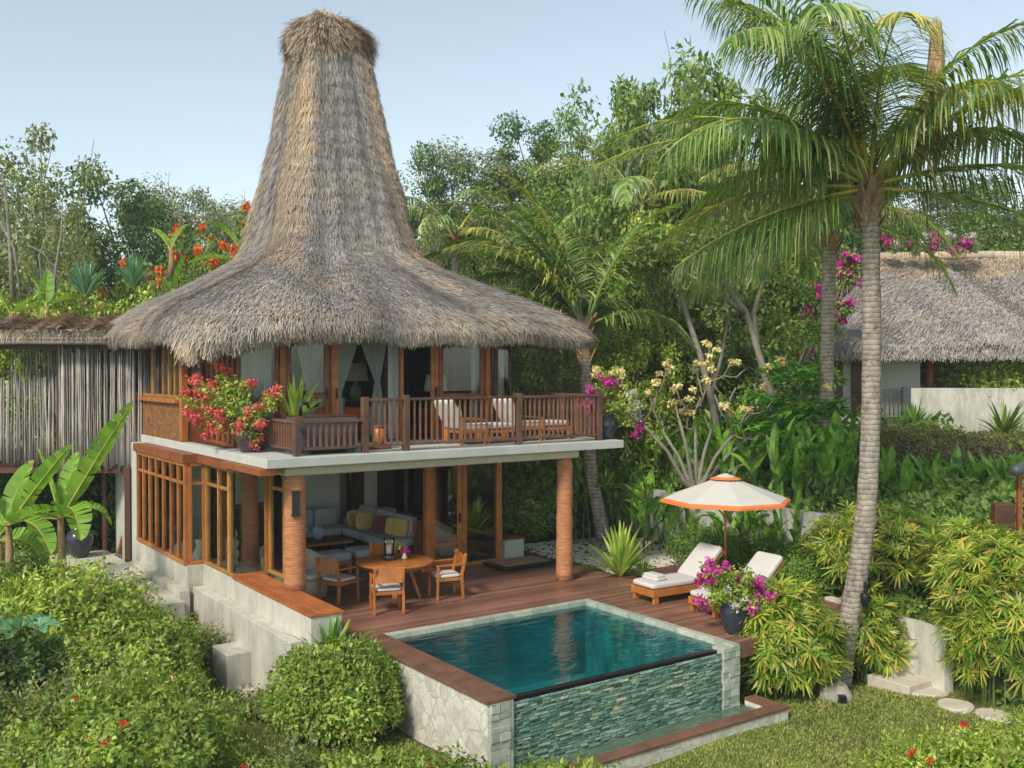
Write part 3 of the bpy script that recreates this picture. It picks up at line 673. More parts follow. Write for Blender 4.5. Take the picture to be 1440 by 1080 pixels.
# ------------------------------------------------------------------ furniture on the deck
def dining_chair(t):
    """0.58 wide, faces local +y"""
    w = .27; mb = M['teak']
    for sx in (-1, 1):
        m = MB(); m.bar((sx*w, -.27, .003), (sx*w, -.24, .45), .05, .05, w2=.05, h2=.06); m.bar((sx*w, -.24, .45), (sx*w*.96, -.33, .88), .045, .055); m.build('leg', mb, t, .006)
        m = MB(); m.bar((sx*w, .26, .003), (sx*w, .24, .66), .042, .05); m.build('leg', mb, t, .006)
        m = MB(); m.bar((sx*w, .28, .67), (sx*w, -.29, .68), .055, .03); m.build('armrest', mb, t, .006)
    m = MB(); m.box(-w, w, -.25, .26, .36, .42); m.build('seat_frame', mb, t, .006)
    m = MB(); m.cushion(-.26, .26, -.24, .26, .42, .49); m.build('seat_cushion', M['white'], t)
    m = MB(); R_ = Matrix.Translation((0, -.295, .74)) @ Matrix.Rotation(-.2, 4, 'X'); m.box(-w+.02, w-.02, -.012, .012, -.15, .14, R_); m.build('backrest', mb, t, .006)
DC = [(2.00, 1.42, -1.25, 'wooden armchair with white seat left of the round dining table, nearest the rope pillar'),
      (2.38, .15, -.35, 'wooden armchair with its back to the pool, nearest the viewer at the round table'),
      (3.90, .55, 1.35, 'wooden armchair with white seat at the right side of the round dining table'),
      (3.35, 1.98, 2.95, 'wooden armchair mostly hidden behind the round dining table')]
ch0 = None
for u, v, r, lb in DC:
    if ch0 is None:
        ch0 = hthing('dining_chair', lb, 'chair', u, v, 0, r, 'chairs around the round dining table'); dining_chair(ch0)
    else: copy_tree(ch0, HW(u, v, 0), A+r, label=lb)
t = hthing('dining_table', 'round teak dining table with splayed legs on the deck', 'table', 3.0, 1.0)
m = MB(); m.lathe([(.70, .70), (.76, .712), (.76, .745), (.74, .752), (.01, .752)], 48); m.build('tabletop', M['teak'], t)
m = MB(); m.lathe([(.55, .63), (.60, .63), (.60, .70), (.02, .70)], 32); m.build('apron', M['teak'], t)
for k in range(4):
    a = PI/4+k*PI/2+.3; m = MB(); m.bar((.26*math.cos(a), .26*math.sin(a), .68), (.50*math.cos(a), .50*math.sin(a), .003), .10, .06); m.build('leg', M['teak'], t, .006)
t = hthing('hurricane_lantern', 'glass candle lantern with a dark base on the round dining table', 'lantern', 2.93, 1.10, .754)
m = MB(); m.lathe([(.11, 0), (.12, .03), (.12, .09), (.10, .1)], 20); m.build('base', M['pot'], t)
m = MB(); m.lathe([(.095, .10), (.105, .2), (.10, .36), (.12, .42)], 20); m.build('glass_chimney', M['glass'], t)
m = MB(); m.lathe([(.05, .102), (.05, .30)], 14); m.build('candle', M['candle'], t)
t = hthing('flower_vase', 'small glass vase of pink and green flowers on the round table', 'vase', 3.22, 1.0, .754)
m = MB(); m.lathe([(.04, 0), (.055, .03), (.03, .09), (.035, .12)], 14); m.build('vase', M['candle'], t)
rg = np.random.default_rng(5)
P_, D_, N_, L_, W_ = clump_leaves(rg, [(0.02, 0, .19)], [.08], 60, .06, .05); leaves('petals', P_, D_, N_, L_, W_, M['fl_magenta'], t)
P_, D_, N_, L_, W_ = clump_leaves(rg, [(-.05, .02, .27)], [.08], 40, .09, .035); leaves('foliage', P_, D_, N_, L_, W_, M['lf_spiky'], t)
# sun loungers: length along +u, head at the far end
def sunlounger(t):
    m = MB(); m.box(0, 1.95, -.34, .34, .14, .28); m.build('frame', M['teak'], t, .008)
    for x in (.09, 1.86):
        for y in (-.30, .30):
            m = MB(); m.box(x-.05, x+.05, y-.04, y+.04, .003, .139); m.build('leg', M['teak'], t, .005)
    m = MB(); m.cushion(.0, 1.22, -.33, .33, .285, .40, None, .16); m.build('mattress', M['white'], t)
    Rm = Matrix.Translation((1.20, 0, .33)) @ Matrix.Rotation(-math.radians(42), 4, 'Y')
    m = MB(); m.cushion(0, .86, -.33, .33, -.02, .10, Rm, .16); m.build('back_cushion', M['white'], t)
    m = MB(); m.box(.0, .84, -.32, .32, -.07, -.035, Rm); m.bar(Rm @ Vector((.6, .25, -.05)), (1.80, .25, .29), .03, .03); m.bar(Rm @ Vector((.6, -.25, -.05)), (1.80, -.25, .29), .03, .03); m.build('back_frame', M['teak'], t, .005)
l1 = hthing('sun_lounger', 'teak sun lounger with white cushion, the left one beside the parasol pole', 'sun lounger', 6.78, -2.02, 0, -.06, 'sun loungers on the pool deck'); sunlounger(l1)
l2 = copy_tree(l1, HW(6.98, -3.38, 0), A-.06, label='teak sun lounger partly hidden behind the black pot of magenta flowers')
for (u, v, lb) in ((7.12, -2.0, 'folded white towel on the foot of the left sun lounger'), (7.30, -3.36, 'folded white towel on the sun lounger behind the flower pot')):
    m = MB(); m.cushion(-.13, .13, -.22, .22, 0, .07, None, .2); m.cushion(-.12, .12, -.20, .20, .06, .12, None, .2)
    o = m.build('folded_towel', M['white']); o.location = HW(u, v, .395); o.rotation_euler = (0, 0, A); tag(o, lb, 'towel', 'folded towels on the sun loungers')
t = hthing('side_table', 'small square teak table between the two sun loungers', 'table', 8.05, -2.72)
m = MB(); m.box(-.26, .26, -.24, .24, .46, .50); m.build('tabletop', M['teak'], t, .005)
for x in (-.22, .22):
    for y in (-.2, .2):
        m = MB(); m.box(x-.025, x+.025, y-.025, y+.025, .003, .459); m.build('leg', M['teak'], t)
# parasol
t = hthing('parasol', 'grey white garden parasol with an orange border over the loungers', 'parasol', 8.8, -2.3, 0, .18)
m = MB(); m.tube([(0, 0, .07), (0, 0, 2.30)], .026, 10); m.build('pole', M['teak'], t)
m = MB(); m.lathe([(.27, .003), (.27, .05), (.06, .07), (.05, .25)], 24); m.build('base', M['tub'], t)
def canopy(nm, mat, r0, z0, r1, z1, drop=0, n=8, par=None):
    m = MB(); K = 8; vs = []; fs = []
    ns = 6
    for j in range(ns+1):
        r = r0+(r1-r0)*j/ns; z = z0+(z1-z0)*j/ns
        for i in range(n*K):
            a = 2*PI*i/(n*K); f = (i % K)/K; rr = r*math.cos(PI/n)/math.cos(abs(f-.5)*2*PI/n if False else (a % (2*PI/n))-PI/n)
            sag = 0
            vs.append((rr*math.cos(a), rr*math.sin(a), z-sag))
    q = n*K
    for j in range(ns):
        for i in range(q): fs.append((j*q+i, (j+1)*q+i, (j+1)*q+(i+1) % q, j*q+(i+1) % q))
    m.add(vs, fs); return m.build(nm, mat, par)
cn = canopy('canopy', M['canvas'], .26, 2.27, 1.25, 1.90, par=t)
canopy('canopy_border', M['canvas_or'], 1.25, 1.90, 1.33, 1.865, par=cn); canopy('valance', M['canvas_or'], 1.332, 1.865, 1.335, 1.82, par=cn)
canopy('vent_border', M['canvas_or'], .20, 2.335, .33, 2.29, par=cn); canopy('vent', M['canvas'], .02, 2.40, .20, 2.335, par=cn)
for k in range(8):
    a = 2*PI*k/8; m = MB(); m.bar((.03*math.cos(a), .03*math.sin(a), 2.29), (1.30*math.cos(a), 1.30*math.sin(a), 1.85), .018, .02); m.build('rib', M['teak'], t)
# ---------------------------------------------- lounge inside, ground floor
t = hthing('corner_sofa', 'grey corner sofa with wooden arm in the open living room', 'sofa', 0, 0)
m = MB(); m.box(4.45, 5.35, 4.0, 7.3, .12, .36); m.box(3.3, 4.45, 6.4, 7.3, .12, .36); m.build('frame', M['teak_dark'], t, .01)
m = MB(); m.cushion(4.43, 5.2, 4.05, 5.55, .36, .56, None, .15); m.cushion(4.43, 5.2, 5.57, 7.1, .36, .56, None, .15); m.cushion(3.3, 4.42, 6.35, 7.1, .36, .56, None, .15); m.build('seat_cushion', M['grey_fab'], t)
for a, b in ((4.08, 5.0), (5.02, 5.95), (5.97, 6.9)):
    Rm = Matrix.Translation((5.12, 0, .54)) @ Matrix.Rotation(math.radians(14), 4, 'Y'); m = MB(); m.cushion(-.1, .1, a, b, 0, .50, Rm, .25); m.build('back_cushion', M['grey_fab'], t)
for a, b in ((3.35, 3.95), (3.97, 4.6)):
    m = MB(); m.cushion(a, b, 7.0, 7.2, .54, 1.0, None, .25); m.build('back_cushion', M['grey_fab'], t)
m = MB(); m.box(5.1, 5.3, 3.9, 3.985, .014, .98); m.box(4.5, 5.1, 3.92, 3.985, .014, .12); m.box(4.46, 4.54, 3.9, 3.985, .12, .36); m.build('arm', M['teak_red'], t, .01)
for (u, v, r, mt, lb) in ((4.92, 4.32, .35, 'yellow_fab', 'plain yellow cushion nearest the wooden arm of the corner sofa'), (4.88, 4.58, .5, 'yellow_fab', 'yellow cushion leaning second from the wooden sofa arm'), (4.85, 5.05, .8, 'pattern', 'dark patterned cushion between yellow cushions on the grey sofa'), (4.72, 5.72, 1.3, 'yellow_fab', 'large square yellow cushion in the corner of the grey sofa'), (4.75, 6.25, 1.5, 'yellow_fab', 'yellow cushion half hidden at the far left of the sofa corner')):
    m = MB(); m.cushion(-.07, .07, -.22, .22, 0, .42, Matrix.Rotation(.25, 4, 'Y'), .35)
    o = m.build('cushion', M[mt]); o.location = HW(u, v, .57); o.rotation_euler = (0, 0, A+r); tag(o, lb, 'cushion', 'cushions on the corner sofa')
t = hthing('coffee_table', 'dark low coffee table with an orange live edge in the living room', 'table', 3.45, 5.55)
m = MB(); m.box(-.85, .65, -.42, .42, .40, .47); m.build('tabletop', M['teak_dark'], t, .015)
m = MB(); m.box(-.85, .65, -.45, -.423, .41, .46); m.build('live_edge', M['teak'], t)
for x in (-.7, .5):
    for y in (-.33, .33):
        m = MB(); m.box(x-.05, x+.05, y-.05, y+.05, .014, .399); m.build('leg', M['teak_dark'], t)
ot = None
for u, v, lb in ((3.0, 3.85, 'pale grey square ottoman on the left of the pair'), (3.80, 3.95, 'pale grey square ottoman on the right, next to the sofa arm')):
    if ot is None:
        ot = hthing('ottoman', lb, 'ottoman', u, v, .013, 0, 'ottomans in the living room')
        m = MB(); m.cushion(-.34, .34, -.30, .30, .28, .48, None, .2); m.build('seat_cushion', M['grey_fab'], ot)
        m = MB(); m.box(-.33, .33, -.29, .29, .22, .29); m.build('frame', M['teak'], ot, .01)
        for x in (-.29, .29):
            for y in (-.25, .25):
                m = MB(); m.box(x-.03, x+.03, y-.03, y+.03, 0, .219); m.build('leg', M['teak'], ot)
    else: copy_tree(ot, HW(u, v, .013), A, label=lb)
def pompot(nm, lb, u, v, z, prof, mt, cat='vase', grp=None, flowers=None, s=1):
    t = hthing(nm, lb, cat, u, v, z, 0, grp); m = MB(); m.lathe([(r*s, h*s) for r, h in prof], 20); m.build('vase', M[mt], t)
    if flowers:
        r_ = np.random.default_rng(int(u*100)); P_, D_, N_, L_, W_ = clump_leaves(r_, [(0, 0, prof[-1][1]*s+.1)], [.13], 120, .05, .04); leaves('flowers', P_, D_, N_, L_, W_, M[flowers], t)
    return t
pompot('flower_vase', 'vase of white and pink flowers on the dark coffee table', 3.05, 5.6, .472, [(.06, 0), (.11, .08), (.09, .17), (.05, .2)], 'pattern', flowers='fl_white')
pompot('blue_vase', 'round blue and white vase on the dark coffee table', 3.45, 5.65, .472, [(.07, 0), (.14, .1), (.15, .2), (.08, .32)], 'blue_fab')
pompot('white_floor_vase', 'white floor vase standing behind the left bay window', .25, 4.35, .014, [(.14, 0), (.2, .3), (.2, .6), (.1, .8), (.12, .95)], 'candle')
pompot('white_floor_vase', 'white floor vase just behind the bay corner post', .42, 3.95, .014, [(.14, 0), (.2, .3), (.2, .6), (.1, .8), (.12, .95)], 'candle')
t = hthing('wooden_carving', 'knobbly pale brown wooden carving behind the side window', 'carving', .55, 3.2, .553)
m = MB(); m.lathe([(.08, 0), (.11, .08), (.06, .14), (.10, .22), (.11, .3), (.06, .36), (.09, .42), (.1, .5), (.04, .56), (.07, .62), (.07, .7), (.02, .78)], 14); m.build('carving', M['rattan'], t)
def rattan_chair(t):
    vs = []; fs = []; n = 20
    m = MB()
    for k in range(n+1):
        a = -PI*.15+PI*1.3*k/n; h = .62+.28*math.sin(PI*k/n)**2; r = .36
        for z, rr in ((.03, .8), (.4, .9), (h, 1.0), (h, .9), (.42, .8)): vs.append((rr*r*math.cos(a), rr*r*math.sin(a), z))
    for k in range(n):
        for j in range(4): fs.append((k*5+j, (k+1)*5+j, (k+1)*5+j+1, k*5+j+1))
    m.add(vs, fs, True); m.build('woven_shell', M['rattan'], t)
    m = MB(); m.cushion(-.28, .28, -.3, .26, .36, .47, None, .25); m.build('seat_cushion', M['white'], t)
    m = MB(); m.lathe([(.29, .0), (.31, .36)], 20); m.build('base', M['rattan'], t)
rc = hthing('rattan_armchair', 'woven rattan armchair behind the tall glass door', 'armchair', 6.15, 4.3, .014, .9, 'rattan armchairs'); rattan_chair(rc)
copy_tree(rc, HW(1.35, 2.9, .014), A+.5, label='woven rattan armchair behind the corner glass left of the rope pillar')
copy_tree(rc, HW(1.75, 2.1, .014), A+.2, label='woven rattan armchair half hidden just behind the rope pillar')
t = hthing('sideboard', 'dark wooden sideboard against the living room wall', 'sideboard', 2.3, 7.85, .014)
m = MB(); m.box(-.7, .85, -.25, .25, .08, 1.05); m.build('cabinet', M['teak_dark'], t, .01)
m = MB(); m.box(-.74, .89, -.28, .27, 1.052, 1.10); m.build('top', M['teak_red'], t)
for i, dx in enumerate((.55, .66)):
    m = MB(); m.box(-.02, .02, -.12, .12, 0, .42, Matrix.Rotation(.08, 4, 'Y')); o = m.build('tall_book', M['book']); o.location = HW(2.05+dx, 7.8, 1.118); o.rotation_euler = (0, 0, A); tag(o, ['left of two tall blue books standing on the sideboard', 'right of two tall blue books standing on the sideboard'][i], 'book', 'tall blue books')
# inside on the right seen through glass: a daybed
t = hthing('daybed', 'blue and white daybed seen through the glass door', 'daybed', 6.1, 7.2, .014)
m = MB(); m.box(-.9, .6, -.9, .9, .1, .35); m.build('frame', M['teak_dark'], t, .01)
m = MB(); m.cushion(-.9, .6, -.9, .9, .35, .55, None, .15); m.build('mattress', M['blue_fab'], t)
m = MB(); m.cushion(-.2, .5, .3, .75, .55, .75, None, .3); m.build('pillow', M['white'], t)
# ---------------------------------------------- bedroom
t = hthing('canopy_bed', 'white bed with pale blue sheet in the open upstairs bedroom', 'bed', 3.45, 5.25, 2.986)
m = MB(); m.box(-.95, .95, -1.1, 1.1, .05, .32); m.build('bed_frame', M['teak_dark'], t, .01)
m = MB(); m.cushion(-.95, .95, -1.12, 1.1, .3, .62, None, .12); m.build('mattress', M['blue_fab'], t)
for x in (-.45, .45):
    m = MB(); m.cushion(x-.36, x+.36, .5, .95, .60, .86, None, .35); m.build('pillow', M['white'], t)
for x in (-1.0, 1.0):
    for y in (-1.15, 1.12):
        m = MB(); m.box(x-.04, x+.04, y-.04, y+.04, 0, 2.4); m.build('bed_post', M['teak_dark'], t)
m = MB()
for a, b, c, d in ((-1, 1, -1.15, -1.15), (-1, 1, 1.12, 1.12)): m.box(-.959, .959, c-.03, c+.03, 2.34, 2.4)
m.build('canopy_rail', M['teak_dark'], t)
m = MB(); m.cushion(-.97, .97, -1.14, -.72, .38, .66, None, .12); o = m.build('bed_runner', M['orange_fab']); o.location = HW(3.45, 5.25, 2.986); o.rotation_euler = (0, 0, A); tag(o, 'orange runner lying across the foot of the upstairs bed', 'bed runner')
def curtain(lb, u, v, z0, z1, wtop, wbot, tie=None, ax=0, cat='curtain', grp='white sheer curtains', offs=0, nm='sheer_curtain', mat='sheer', wt=.14):
    nz, nx = 18, 28; vs = []; fs = []
    for j in range(nz+1):
        f = j/nz; z = z1+(z0-z1)*f
        if tie is None: w = wtop+(wbot-wtop)*f; cx = 0
        elif f < tie: q = (f/tie)**1.15; w = wtop+(wt-wtop)*q; cx = offs*q
        else: q = (f-tie)/(1-tie); w = wt+(wbot-wt)*min(1, q*1.6); cx = offs
        for i in range(nx+1):
            x = cx+(i/nx-.5)*w; vs.append((x, .035*math.sin(i*2.3)*(1 if tie is None else .6+.4*abs(f-(tie or 0))), z))
    for j in range(nz):
        for i in range(nx): fs.append((j*(nx+1)+i, j*(nx+1)+i+1, (j+1)*(nx+1)+i+1, (j+1)*(nx+1)+i))
    m = MB(); m.add(vs, fs, True); o = m.build(nm, M[mat]); o.location = HW(u, v, 0); o.rotation_euler = (0, 0, A+ax); return tag(o, lb, cat, grp)
Zc = 2.99
curtain('straight sheer curtain filling the leftmost front window upstairs', .84, 2.85, Zc, 5.5, .80, .74)
curtain('sheer curtain tied in the middle behind the left bedroom door', uAt(438, 3.3), 3.3, Zc, 5.5, .85, .25, .55, 0, offs=-.05)
curtain('grey white bed curtain tied back on the left of the bedside lamp', uAt(489, 4.0), 4.0, Zc, 5.5, .75, .25, .6, 0, offs=-.22)
curtain('white bed curtain tied back on the right of the bedside lamp', uAt(524, 4.0), 4.0, Zc, 5.5, .85, .40, .5, 0, offs=.12)
curtain('narrow pale curtain hanging straight at the right of the bed', uAt(556, 2.95), 2.95, Zc, 5.5, .36, .36)
curtain('pale curtain hanging between the lounge window and the end post', 6.12, 2.85, Zc, 5.5, .26, .26)
curtain('pale greenish curtain gathered in the last window upstairs', 6.68, 2.85, Zc, 5.5, .44, .40)
def lamp(lb, u, v, z, s=1):
    t = hthing('table_lamp', lb, 'lamp', u, v, z, 0, 'table lamps upstairs')
    m = MB(); m.lathe([(.07*s, 0), (.10*s, .10*s), (.09*s, .2*s), (.03*s, .28*s), (.015, .34*s)], 16); m.build('lamp_base', M['rock'], t)
    m = MB(); m.lathe([(.22*s, .32*s), (.17*s, .62*s)], 24); m.build('lamp_shade', M['shade'], t); return t
def nightstand(lb, u, v, z=2.986, h=.55):
    t = hthing('nightstand', lb, 'table', u, v, z, 0, 'small dark tables upstairs'); m = MB(); m.box(-.25, .25, -.22, .22, .05, h-.03); m.build('cabinet', M['teak_dark'], t); m = MB(); m.box(-.27, .27, -.24, .24, h-.028, h); m.build('top', M['teak_red'], t)
nightstand('small dark bedside table between bed and curtain upstairs', uAt(500, 6.75), 6.75, h=.75); lamp('beige shaded bedside lamp between the tied bed curtains', uAt(500, 6.75), 6.75, 3.738, 1.5)
nightstand('small dark table behind the lounge window upstairs', 5.55, 3.7, h=.6); lamp('white shaded lamp seen through the upstairs lounge window', 5.55, 3.7, 3.588, 1.3)
# ---------------------------------------------- balcony furniture
def bal_lounge(t):
    # chaise facing +x (foot end); footstool joined by cushion
    m = MB(); m.box(0, .62, -.3, .3, .24, .31); m.box(.64, 1.42, -.28, .28, .22, .28); m.build('frame', M['teak'], t, .006)
    for x, y in ((.03, -.27), (.03, .27), (.59, -.27), (.59, .27), (.70, -.25), (.70, .25), (1.38, -.25), (1.38, .25)):
        m = MB(); m.bar((x, y, .003), (x, y, .24), .045); m.build('leg', M['teak'], t)
    for y in (-.31, .31):
        m = MB(); m.bar((-.05, y, .56), (.62, y, .50), .05, .03); m.bar((.6, y, .5), (.63, y, .25), .04); m.bar((0, y, .55), (.0, y, .003), .045); m.build('armrest', M['teak'], t)
    m = MB(); m.cushion(.0, 1.42, -.27, .27, .30, .42, None, .18); m.build('seat_cushion', M['white'], t)
    Rm = Matrix.Translation((.06, 0, .36)) @ Matrix.Rotation(-math.radians(28), 4, 'Y'); m = MB(); m.cushion(-.11, .08, -.29, .29, 0, .66, Rm, .2); m.build('back_cushion', M['white'], t)
b1 = hthing('balcony_lounger', 'teak lounge chair with white cushions, the left one behind the balcony railing', 'lounge chair', 4.35, .98, 2.972, -.0, 'lounge chairs on the balcony'); bal_lounge(b1)
copy_tree(b1, HW(5.9, 1.15, 2.972), A, label='teak lounge chair with white cushions, the right one behind the balcony railing')
t = hthing('balcony_side_table', 'small teak table with a tray between the balcony lounge chairs', 'table', 5.05, 1.75, 2.972)
m = MB(); m.box(-.35, .35, -.25, .25, .45, .49); m.build('tabletop', M['teak'], t)
for x in (-.3, .3):
    for y in (-.2, .2):
        m = MB(); m.box(x-.025, x+.025, y-.025, y+.025, 0.003, .449); m.build('leg', M['teak'], t)
m = MB(); m.lathe([(.04, 0), (.05, .1), (.03, .2), (.03, .26)], 12); o = m.build('white_jug', M['candle']); o.location = HW(4.98, 1.75, 3.465); tag(o, 'small white jug on the balcony side table', 'jug')
# tub
t = hthing('soaking_tub', 'dark stone soaking tub with black tap behind the low railing', 'bath tub', 1.32, .78, 2.972)
m = MB(); m.box(-.52, .62, -.36, .36, .06, .66); m.build('tub_body', M['tub'], t, .03)
m = MB(); m.box(-.50, .60, -.34, .34, .661, .69); m.build('rim', M['teak_dark'], t, .01)
m = MB(); m.tube([(-.42, -.1, .69), (-.42, -.1, .86), (-.36, -.1, .93), (-.28, -.1, .93), (-.25, -.1, .82)], .024, 8); m.tube([(-.30, .12, .69), (-.30, .12, .88)], .018, 8); m.tube([(-.36, .12, .89), (-.18, .12, .89)], .016, 8); m.build('tap', M['black'], t)
for x in (-.4, .5):
    m = MB(); m.box(x-.08, x+.08, -.3, .3, 0.003, .059); m.build('foot', M['tub'], t)
t = hthing('drum_stool', 'carved brown drum stool beside the tub on the balcony', 'stool', 2.65, .95, 2.972)
m = MB(); m.lathe([(.22, .003), (.22, .05), (.13, .08)], 20); m.build('foot', M['teak_red'], t)
m = MB(); m.lathe([(.13, .08), (.12, .2), (.16, .42)], 20); m.build('drum', M['teak'], t)
m = MB(); m.lathe([(.17, .42), (.17, .45)], 20); m.build('top', M['teak_red'], t)
# ---------------------------------------------- potted plants
JAR = [(.13, 0), (.17, .08), (.235, .25), (.245, .36), (.20, .46), (.15, .50), (.17, .54), (.13, .54), (.12, .45)]
def curve_branch(rg, a, b, sag=.15, n=6):
    a, b = Vector(a), Vector(b); pts = []
    for i in range(n+1):
        f = i/n; p = a.lerp(b, f); p.z += sag*math.sin(PI*f)*(b-a).length; p += Vector((rg.normal(), rg.normal(), rg.normal()))*.015*(b-a).length*(1 if 0 < i < n else 0); pts.append(p)
    return pts
def bougainvillea(nm, lb, loc, s, tips, flmats, leafm, potm='pot', prof=JAR, seed=1, per=70, rot=0, lf=1.0, grp=None):
    t = empty(nm, loc, rot, lb, 'potted plant', grp); m = MB(); m.lathe([(r*s, z*s) for r, z in prof], 24); m.build('pot', M[potm], t)
    rg = np.random.default_rng(seed); top = prof[-2][1]*s
    mb = MB(); cl = {k: [] for k in flmats}; lc = []
    for i, (x, y, z, k) in enumerate(tips):
        pts = curve_branch(rg, (0, 0, top*.85), (x, y, z), .12)
        mb.tube(pts, [.014*s-.010*s*j/6 for j in range(7)], 5, False)
        if k in cl:
            for _ in range(3): cl[k].append(np.array([x, y, z])+rg.normal(size=3)*.07)
        for j in (3, 4, 5, 6): lc.append(np.array(pts[j])+rg.normal(size=3)*.05)
    mb.build('stems', M['branch'], t)
    for k, c in cl.items():
        if c: P_, D_, N_, L_, W_ = clump_leaves(rg, c, [.10]*len(c), per, .055, .05, .3, .9, 1.2, .1); leaves('flowers', P_, D_, N_, L_, W_, M[k], t, .3)
    P_, D_, N_, L_, W_ = clump_leaves(rg, lc, [.12]*len(lc), int(26*lf), .075, .045, .4, .9, 1, .1); leaves('foliage', P_, D_, N_, L_, W_, M[leafm], t)
    return t
def ptips(base, lst, rng_d, seed):
    """branch tips listed by where they show, with scattered depth"""
    r = random.Random(seed); out = []
    for px, py, k in lst:
        p = atY(px, py, base.y+r.uniform(-rng_d, rng_d)); out.append((p.x-base.x, p.y-base.y, p.z-base.z, k))
    return out
C_, Mg, Wh, NA, Ye = 'fl_coral', 'fl_magenta', 'fl_white', '-', 'fl_yellow'
b = HW(.27, 1.62, 2.972)
bougainvillea('potted_bougainvillea', 'coral red bougainvillea in a brown jar on the slab corner beside the tub', b, 1.0, ptips(b, [(262, 560, C_), (264, 575, C_), (270, 537, C_), (285, 548, C_), (290, 555, C_), (300, 540, C_), (312, 522, C_), (315, 530, NA), (325, 535, NA), (322, 550, C_), (333, 560, C_), (330, 575, NA), (300, 568, NA), (310, 590, C_), (325, 590, C_), (290, 600, C_), (280, 583, C_), (345, 545, NA), (350, 540, C_), (345, 585, NA), (355, 580, C_), (366, 590, C_), (380, 560, C_), (387, 555, C_), (372, 575, C_), (350, 610, C_), (362, 600, C_), (318, 605, C_), (355, 618, C_), (340, 598, C_), (305, 575, C_), (335, 540, NA)], .35, 2), [C_], 'lf_hedge2', 'pot_brown', seed=3, per=34, lf=.9)
b = HW(7.95, .45, 2.972)
bougainvillea('potted_bougainvillea', 'magenta and white bougainvillea in a black jar at the right end of the balcony slab', b, 1.0, ptips(b, [(828, 567, Mg), (835, 545, Mg), (842, 557, Mg), (848, 562, NA), (855, 540, Mg), (862, 535, Mg), (870, 545, Mg), (866, 556, Mg), (875, 560, Mg), (853, 527, Mg), (845, 522, Ye), (872, 522, Ye), (884, 540, NA), (890, 555, Wh), (895, 568, Wh), (888, 580, Wh), (882, 590, Wh), (896, 600, Mg), (880, 570, Wh), (868, 570, NA), (850, 572, Mg), (860, 550, Mg), (893, 585, Wh)], .3, 4), [Mg, Wh, Ye], 'lf_hedge2', seed=7, per=45)
JAR2 = [(.14, 0), (.17, .05), (.24, .30), (.25, .42), (.22, .50), (.24, .53), (.20, .53), (.19, .46)]
b = HW(6.52, -4.62, 0.002)
sh = lambda L_: [(1032+(x-1032)*.86, 838+(y-838)*.86, k) for x, y, k in L_]
bougainvillea('potted_bougainvillea', 'magenta bougainvillea in a tall black pot at the deck corner by the pool', b, 1.0, ptips(b, sh([(990, 795, Mg), (998, 790, NA), (985, 812, Mg), (993, 820, Mg), (988, 853, Mg), (1000, 845, NA), (1008, 800, Mg), (1015, 808, NA), (1025, 812, Mg), (1033, 808, Mg), (1040, 815, Mg), (1045, 822, NA), (1052, 815, Mg), (1062, 812, Mg), (1070, 830, Mg), (1060, 832, Mg), (1065, 850, Mg), (1072, 845, Mg), (1020, 825, Wh), (1028, 835, Wh), (1035, 830, NA), (1003, 830, NA), (1012, 840, Mg), (1045, 840, Wh), (1000, 812, Mg), (1018, 798, NA), (1050, 800, NA), (1010, 855, NA)]), .4, 5), [Mg, Wh], 'lf_hedge2', 'pot', JAR2, 9, 32, lf=.9)
def strapplant(rg, n, L, W, lean=(.3, 1.2), droop=.5, seg_=5):
    """arching strap leaves from one point; returns V,F"""
    Vs = []; Fs = []; k = 0
    for i in range(n):
        az = rg.random()*2*PI; el = PI/2-rg.uniform(*lean)*.8; l = L*rg.uniform(.6, 1.1); p = np.array([0, 0, 0.]); ring = []
        d = np.array([math.cos(az)*math.cos(el), math.sin(az)*math.cos(el), math.sin(el)]); s = np.array([-math.sin(az), math.cos(az), 0])
        for j in range(seg_+1):
            f = j/seg_; w = W*(math.sin(PI*min(1, f*.85+.12)))*.5
            ring += [p-s*w, p+s*w]; d = d+np.array([0, 0, -droop*f/seg_*2.2]); d /= np.linalg.norm(d); p = p+d*l/seg_
        Vs += ring
        for j in range(seg_): Fs.append((k+2*j, k+2*j+1, k+2*j+3, k+2*j+2))
        k += 2*(seg_+1)
    return np.array(Vs), np.array(Fs)
rg = np.random.default_rng(11)
t = hthing('potted_strap_plant', 'bright green strap leaved plant behind the soaking tub', 'potted plant', 1.25, 1.75, 2.972)
m = MB(); m.lathe([(r, z) for r, z in JAR], 20); m.build('pot', M['pot'], t); V_, F_ = strapplant(rg, 46, .95, .07, (.1, 1.2), .45); mesh_np('foliage', V_+np.array([0, 0, .5]), F_, M['lf_spiky'], t)
t = hthing('potted_strap_plant', 'small green strap leaved plant behind the right balcony lounge chair', 'potted plant', 6.35, 1.9, 2.972)
m = MB(); m.lathe([(r*.8, z*.8) for r, z in JAR], 20); m.build('pot', M['pot'], t); V_, F_ = strapplant(rg, 30, .75, .06, (.1, 1.3), .45); mesh_np('foliage', V_+np.array([0, 0, .4]), F_, M['lf_heli'], t)
p = at(112, 783, 0.05); t = empty('garden_jar', p, 0, 'dark glazed garden jar behind the banana plant near the stick fence', 'jar'); m = MB(); m.lathe([(r*1.3, z*1.3) for r, z in JAR], 20); m.build('jar', M['pot'], t)
